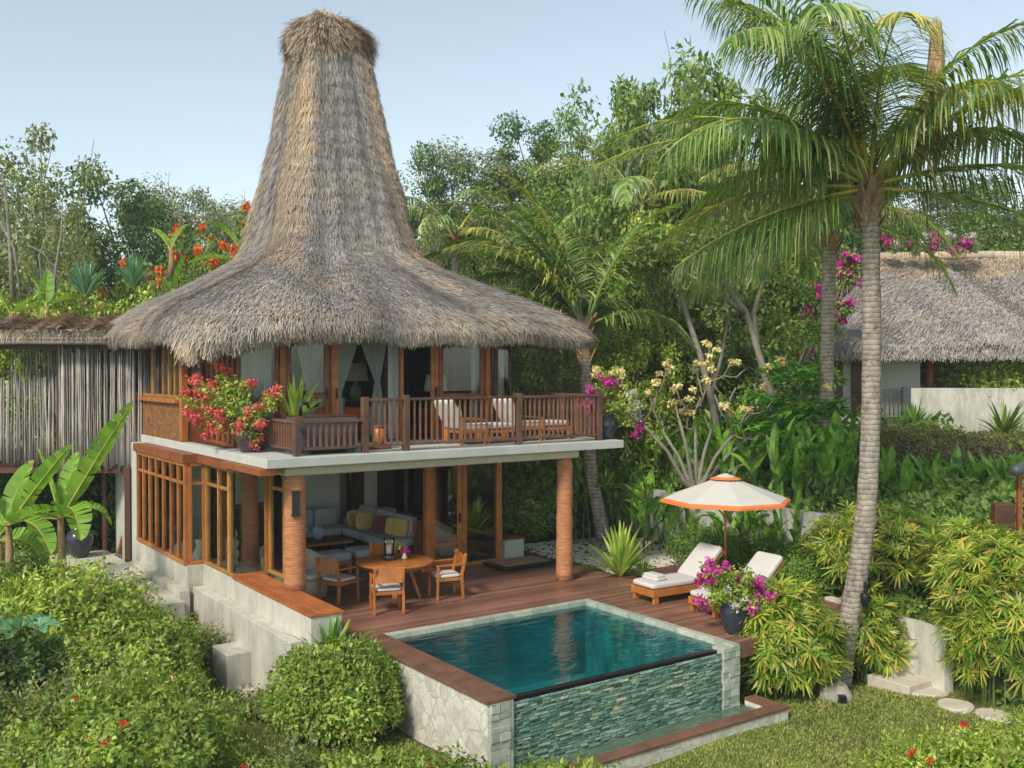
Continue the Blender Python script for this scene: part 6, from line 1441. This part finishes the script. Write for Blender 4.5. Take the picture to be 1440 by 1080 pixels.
# undergrowth over the hillside
def scrub(name, lb, n, cond, x, y, L, W, leafm, seed, hmax):
    rg = np.random.default_rng(seed); X = rg.uniform(*x, n); Y = rg.uniform(*y, n); dx, dy = X-OX, Y-OY; u = dx*math.cos(A)+dy*math.sin(A); v = -dx*math.sin(A)+dy*math.cos(A)
    k = cond(X, Y, u, v); X, Y = X[k], Y[k]; n = len(X); H = (hmax+(2.6*sstep(31, 38, Y) if hmax > 1 else 0))*(.55+.45*np.sin(X*.9+1)*np.sin(Y*.8)+.3*np.sin(X*2.3)*np.sin(Y*2.1)); P = np.stack([X, Y, gz(X, Y)+np.clip(H, .1, 9)*(1-rg.random(n)**2*.6)], 1)
    Nn = unit(np.array([0, -.5, 1.])+rg.normal(size=(n, 3))*.7); o = leaves(name, P, unit(rg.normal(size=(n, 3))), Nn, L*(.6+.8*rg.random(n)), W*(.6+.8*rg.random(n)), M[leafm]); tag(o, lb, 'undergrowth', kind='stuff')
out_h = lambda X, Y, u, v: ~((u > -1.5) & (u < 11.8) & (v < 10.5))
scrub('hillside_undergrowth', 'tangled green undergrowth covering the hillside behind the villas', 130000, lambda X, Y, u, v: out_h(X, Y, u, v) & (Y > 26) & ~((X > 8) & (X < 28) & (Y > 30) & (Y < 41)), (-32, 36), (26, 62), .3, .17, 'lf_mid', 111, 1.5)
scrub('shady_undergrowth', 'dark undergrowth behind the retaining wall and around the raised bathroom', 45000, lambda X, Y, u, v: (out_h(X, Y, u, v) & ((u > 12.2) | (u < -2.5))) | ((u > 7.9) & (u < 11.5) & (v > 4.5)), (-18, 16), (18.5, 30), .2, .11, 'lf_mid', 112, .8)
scrub('slope_ground_cover', 'green ground cover on the slope above the curved garden wall', 9000, lambda X, Y, u, v: (u > 9.75) & (u < 12.6) & (v < -4.7), (5, 13), (14.5, 20), .13, .07, 'lf_mid', 113, .35)
# shrubs directly right of the ground floor
mound('shade_shrub', 'dark glossy shrub beside the step and the right rope pillar', 'shrub', HW(9.1, 5.0, -.05), (1.3, 1.2, 2.3), 'lf_mid', 7500, .16, .05, 121, .2, 3)
mound('shade_shrub', 'dark shrub behind the stone bench seen through the corner glass', 'shrub', HW(8.6, 7.2, -.05), (1.2, 1.2, 2.5), 'lf_mid', 6000, .16, .05, 122, .2, 3)
mound('shade_shrub', 'broad dark shrub at the back corner of the villa under the balcony', 'shrub', HW(10.4, 7.0, -.05), (1.3, 1.3, 2.6), 'lf_dark', 6000, .16, .06, 123, .2, 3)
# paddle leaved clumps along the wall
PD = [(820, 25.5, 3.0, 'first'), (858, 26.2, 2.0, ''), (885, 25.8, 2.2, ''), (915, 25.0, 2.2, ''), (945, 24.4, 1.9, ''), (1050, 22.9, 2.4, ''), (1085, 22.4, 2.0, ''), (1125, 22.0, 1.6, '')]
LBP = ['tall paddle leaved clump against the wall just right of the rope pillar', 'paddle leaved clump against the wall below the balcony flower jar', 'paddle leaved clump at the wall below the long bare frangipani branch', 'paddle leaved clump at the wall left of the parasol edge', 'paddle leaved clump partly behind the left edge of the parasol', 'paddle leaved clump behind the right half of the parasol', 'paddle leaved clump below the leaning grey trunk', 'paddle leaved clump between leaning trunk and foreground palm']
for i, (px, Y, h, _) in enumerate(PD):
    p = atY(px, 700, Y); paddle('heliconia', LBP[i], Vector((p.x, Y, gzf(p.x, Y))), 7, h*.82, 131+i, L=.72, W=.17, spread=.6, group='paddle leaved clumps along the cream wall')
PB = [(860, 27.6, 2.0, 'upright paddle leaved plant behind the wall near the palm trunk'), (925, 27.0, 1.7, 'upright paddle leaved plant behind the wall below the frangipani'), (1000, 26.2, 1.9, 'tall paddle leaved plant behind the wall directly above the parasol tip'), (1040, 25.6, 1.9, 'tall paddle leaved plant behind the wall right of the parasol tip'),
      (1105, 23.8, 1.6, 'paddle leaved plant behind the wall left of the foreground palm'), (1160, 23.5, 1.5, 'paddle leaved plant just left of the foreground palm trunk'), (1262, 24.0, 1.0, 'paddle leaved plant first right of the foreground palm trunk'), (1310, 23.8, 1.1, 'paddle leaved plant second right of the foreground palm trunk'), (1365, 24.2, .95, 'paddle leaved plant third right of the foreground palm trunk'), (1412, 24.0, 1.0, 'paddle leaved plant beside the round log at the right edge')]
for i, (px, Y, h, lb) in enumerate(PB):
    p = atY(px, 700, Y); z = gzf(p.x, Y) if px < 1200 else .75
    paddle('heliconia', lb, Vector((p.x, Y, z)), 13, h, 151+i, 'lf_heli' if i % 3 else 'lf_banana', L=1.0, W=.26, spread=.7, group='paddle leaved plants behind the wall', up=(58, 88))
mound('shade_shrub', 'yellow green shrub under the right paddle leaved plants beside the gate post', 'shrub', Vector((8.6, 20.8, .1)), (2.0, .9, 1.3), 'lf_mid', 7000, .14, .05, 171, .2, 3)
# ------------------------------------------------------------------ frangipani
def frangipani():
    Y0 = 24.6; b = atY(978, 690, Y0); t = empty('frangipani_tree', (b.x, Y0, b.z), 0, 'bare branched frangipani with yellow flower clusters behind the parasol', 'tree'); rg = random.Random(5)
    tips = [(938, 520, 1), (926, 532, 1), (911, 547, 1), (996, 484, 1), (1002, 494, 1), (978, 517, 1), (996, 517, 1), (996, 536, 1), (1028, 511, 1), (1075, 518, 1), (1072, 550, 1), (1106, 508, 1), (950, 568, 1), (975, 560, 1), (970, 577, 1), (966, 582, 1), (1020, 574, 1), (1023, 586, 1), (1052, 578, 1), (1120, 538, 1), (1123, 572, 1), (1163, 552, 1), (1145, 592, 1), (900, 590, 0), (985, 560, 0), (1035, 545, 0), (922, 560, 0), (930, 590, 0), (1005, 555, 0), (1060, 540, 0), (1048, 520, 0), (990, 585, 0), (1090, 560, 0), (1010, 520, 0), (960, 600, 0), (1040, 600, 0), (950, 545, 1),
            (1090, 600, 2), (1100, 555, 2), (1132, 575, 2), (1160, 605, 2), (1112, 625, 2), (1062, 562, 2), (1182, 585, 2), (1122, 522, 2), (1075, 610, 2), (1140, 630, 2), (1095, 530, 2), (1170, 570, 2), (1050, 590, 2), (1130, 605, 2), (1105, 645, 2), (1165, 630, 2), (1135, 550, 2), (1150, 570, 2), (1105, 590, 2), (1085, 570, 2)]
    W_ = []
    for px, py, k in tips: q = atY(px, py, Y0+rg.uniform(-1.0, 1.0)); W_.append((Vector((q.x-b.x, q.y-Y0, q.z-b.z)), k))
    m = MB(); mains = []
    for ax, ay in ((905, 598), (935, 612), (955, 590), (978, 600), (1000, 605), (1030, 612), (1060, 610), (1085, 640)):
        q = atY(ax, ay, Y0+rg.uniform(-.4, .4)); q = Vector((q.x-b.x, q.y-Y0, q.z-b.z)); r0 = Vector((q.x*.25, q.y*.3, .28)); m.tube([(0, 0, -.3), (0, 0, .05), r0, q*.55+Vector((0, 0, .1)), q], [.11, .10, .062, .045, .035], 8); mains.append(q)
    nodes = [(q, .035) for q in mains]
    for (w, k) in sorted(W_, key=lambda e: (e[0]).length):
        best = min(nodes, key=lambda n: (n[0]-w).length+(0 if n[0].z < w.z else 1.0)); a = best[0]; d = w-a; mid = a+d*.5+Vector((d.x*.12, 0, -abs(d.x)*.18)); r = best[1]
        m.tube([a, a.lerp(mid, .5)+Vector((0, 0, -.03)), mid, mid.lerp(w, .5)+Vector((0, 0, .02)), w], [r*.85, r*.78, max(.022, r*.72), .022, .019], 6); nodes.append((mid, max(.024, r*.78))); 
    m.build('branches', M['bark_fr'], t)
    r2 = np.random.default_rng(4); fc = [np.array(w)+np.array([0, 0, .05]) for w, k in W_ if k == 1]; fc = [c+r2.normal(size=3)*.07 for c in fc for _ in range(2)]
    P, D, Nn, L_, Ww = clump_leaves(r2, fc, [.10]*len(fc), 30, .095, .07, .8, .7, .9, 0); leaves('flowers', P, D, Nn, L_, Ww, M['fl_yellow'], t, .25)
    lc = [np.array(w) for w, k in W_ if k == 2]; P = []; D = []; Nn = []
    for c in lc:
        for s_ in range(5):
            c2 = c+r2.normal(size=3)*.17; n = 14; a = r2.random(n)*6.28; d = np.stack([np.cos(a), np.sin(a), r2.uniform(-.45, .5, n)], 1); P.append(np.repeat(c2[None], n, 0)+d*.04); D.append(d); Nn.append(np.repeat(np.array([[0, 0, 1.]]), n, 0)+r2.normal(size=(n, 3))*.2)
    P, D, Nn = map(np.concatenate, (P, D, Nn)); n = len(P); leaves('foliage', P, unit(D), unit(Nn), .38*(.7+.5*r2.random(n)), .11*np.ones(n), M['lf_frangi'], t)
frangipani()
def bentree(name, lb, Y, paths, crowns, leafm, seed, L=.16, W=.08, per=150, cr=.5, bark='bark_pale'):
    b = atY(*paths[0][0][0][:2], Y); t = empty(name, (b.x, Y, b.z), 0, lb, 'tree'); rg = np.random.default_rng(seed); m = MB()
    for pts, r0, r1 in paths:
        q = [atY(px, py, Y+dy)-Vector((b.x, Y, b.z)) for px, py, dy in [(p+(0,))[:3] for p in pts]]; n = len(q); m.tube(q, [.75*(r0+(r1-r0)*i/(n-1)) for i in range(n)], 8)
    m.build('trunk', M[bark], t)
    cs = []
    for px, py, k in crowns:
        for _ in range(k): q = atY(px+rg.normal()*16, py+rg.normal()*12, Y+rg.normal()*.8)-Vector((b.x, Y, b.z)); cs.append(np.array(q))
    P, D, Nn, L_, W_ = clump_leaves(rg, cs, [cr]*len(cs), per, L, W, .5, .8, 1, .2); leaves('crown', P, D, Nn, L_, W_, M[leafm], t); return t
B_ = bentree
B_('leaning_tree', 'old tree with mottled leaning grey trunks behind the frangipani', 25.8, [([(1150, 760), (1128, 690), (1110, 620), (1085, 560), (1068, 500), (1050, 440), (1010, 385)], .22, .08), ([(1068, 500), (1060, 440), (1075, 390), (1100, 350)], .11, .04), ([(1050, 440), (1020, 420), (985, 395), (940, 370)], .10, .03), ([(1010, 385), (980, 350), (930, 330)], .07, .03), ([(1085, 560), (1120, 520), (1140, 470)], .08, .03)], [(1010, 375, 4), (940, 350, 4), (985, 330, 4), (1100, 345, 4), (1060, 370, 3), (1140, 460, 2), (900, 360, 3)], 'lf_mid', 181)
B_('leaning_tree', 'pale straight grey trunk leaning left of the frangipani flowers', 26.4, [([(1020, 700), (1012, 620), (1000, 560), (985, 500), (965, 440), (955, 400)], .17, .07), ([(985, 500), (960, 470), (925, 440)], .07, .03), ([(965, 440), (940, 400), (900, 375)], .06, .03), ([(1000, 560), (1015, 500), (1025, 440), (1015, 410)], .08, .03)], [(955, 390, 3), (910, 370, 3), (930, 440, 2), (1015, 405, 2)], 'lf_olive', 182)
B_('bare_tree', 'thin bare pale tree on the left between the olive tree and the dark tree', 27.5, [([(75, 420), (78, 380), (86, 330), (88, 290)], .06, .02), ([(78, 380), (60, 355), (40, 345)], .03, .012), ([(86, 340), (70, 320), (62, 312)], .03, .012), ([(60, 400), (55, 360), (65, 335), (80, 325)], .04, .015), ([(18, 420), (15, 360), (10, 290), (2, 240)], .09, .04), ([(30, 420), (20, 350), (0, 310)], .06, .03)], [(20, 250, 2), (0, 230, 3), (50, 230, 1)], 'lf_olive', 183, per=70)
# screw pines and banana leaves on the left slope, ferns at the wall
for i, (px, py, lb) in enumerate(((120, 385, 'blue green screw pine on the left slope above the bathroom roof'), (188, 372, 'blue green screw pine left of the lower flame tree'))):
    q = atY(px, py, 25.6); strap('screw_pine', lb, q+Vector((0, 0, -.6)), 80, .95, .07, 191+i, 'lf_blue', (.0, 1.1), .45, 'screw pine')
for i, (px, py, Y, lv, lb) in enumerate(((245, 410, 27, [(1.0, .42, R(75), R(10), .4), (.8, .35, R(50), R(170), .8)], 'banana plant just above the left slope of the thatched roof'), (240, 350, 28, [(1.2, .35, R(50), R(150), .9), (1.0, .32, R(62), R(60), .8)], 'banana leaves among the orange blossoms of the lower flame tree'), (352, 372, 27, [(1.7, .42, R(20), R(182), .9), (1.8, .45, R(60), R(170), 1.2)], 'banana plant with a horizontal leaf touching the left of the tower'), (65, 430, 26, [(1.0, .4, R(80), R(100), .4), (1.2, .35, R(30), R(20), 1.2), (1.0, .35, R(60), R(150), .8)], 'banana plant above the stick screened bathroom roof'), (15, 440, 26, [(1.4, .36, R(25), R(10), 1.0), (1.1, .35, R(40), R(60), .8), (1.0, .35, R(60), R(170), .8)], 'banana plant at the left edge above the bathroom roof'))):
    q = atY(px, py, Y); banana('banana_plant', lb, q+Vector((0, 0, -.8)), lv, .8, 195+i)
for i, (px, py, Y, lb) in enumerate(((1128, 600, 24.6, 'large banana leaf clump hanging right of the green frangipani leaves'), (700, 560, 26.5, 'banana plant behind the balcony end curtain'))):
    q = atY(px, py, Y); banana('banana_plant', lb, q+Vector((0, 0, -1.2)), [(1.5, .42, R(60), R(20), 1.8), (1.4, .4, R(70), R(150), 1.4), (1.2, .4, R(50), R(-60), 2.0), (1.3, .4, R(80), R(90), .6)], 1.2, 205+i, 'lf_heli')
m = MB(); m.box(-70, 70, -6, 110, -8, 40)
hm = bpy.data.materials.new('haze_air'); hm.use_nodes = True; hn = hm.node_tree; hn.nodes.clear(); ho = hn.nodes.new('ShaderNodeOutputMaterial'); pv = hn.nodes.new('ShaderNodeVolumePrincipled')
pv.inputs['Color'].default_value = (.86, .91, .95, 1); pv.inputs['Density'].default_value = .0011; pv.inputs['Anisotropy'].default_value = .2; hn.links.new(pv.outputs[0], ho.inputs[1])
tag(m.build('haze', hm), kind='stuff')
# ------------------------------------------------------------------ camera, light
cam = bpy.data.cameras.new('camera'); cam.sensor_width = 36; cam.lens = F_PX/1440*36; cam.clip_end = 2000
co = bpy.data.objects.new('camera', cam); col.objects.link(co); co.location = (0, 0, HC); co.rotation_euler = (PI/2-PITCH, 0, 0); sc.camera = co
SUN_EL, SUN_AZ = math.radians(42), math.radians(212)      # azimuth clockwise from +Y
wd = bpy.data.worlds.new('World'); sc.world = wd; wd.use_nodes = True; nt = wd.node_tree
bg = nt.nodes['Background']; sky = nt.nodes.new('ShaderNodeTexSky'); sky.sky_type = 'NISHITA'; sky.sun_disc = False
sky.sun_elevation = SUN_EL; sky.sun_rotation = SUN_AZ; sky.air_density = 1.0; sky.dust_density = .5; sky.ozone_density = 1.0
hs = nt.nodes.new('ShaderNodeHueSaturation'); hs.inputs['Saturation'].default_value = .54; nt.links.new(sky.outputs[0], hs.inputs['Color']); tm = nt.nodes.new('ShaderNodeMix'); tm.data_type = 'RGBA'; tm.blend_type = 'MULTIPLY'; tm.inputs[0].default_value = 1; tm.inputs[7].default_value = (.84, .89, .86, 1); nt.links.new(hs.outputs[0], tm.inputs[6]); nt.links.new(tm.outputs[2], bg.inputs[0]); bg.inputs[1].default_value = .142
sl = bpy.data.lights.new('sun', 'SUN'); sl.energy = 2.55; sl.angle = math.radians(12); sl.color = (1, .93, .82)
so = bpy.data.objects.new('sun', sl); col.objects.link(so); so.location = (-20, -20, 30)
dv = Vector((math.sin(SUN_AZ)*math.cos(SUN_EL), math.cos(SUN_AZ)*math.cos(SUN_EL), math.sin(SUN_EL)))
so.rotation_euler = dv.to_track_quat('Z', 'Y').to_euler()
vs = sc.view_settings; vs.view_transform = 'Standard'; vs.look = 'None'; vs.gamma = 1; vs.exposure = .64; vs.use_curve_mapping = False
sc.cycles.use_denoising = True; sc.cycles.max_bounces = 8; sc.cycles.transparent_max_bounces = 24; sc.cycles.diffuse_bounces = 6; sc.cycles.glossy_bounces = 3
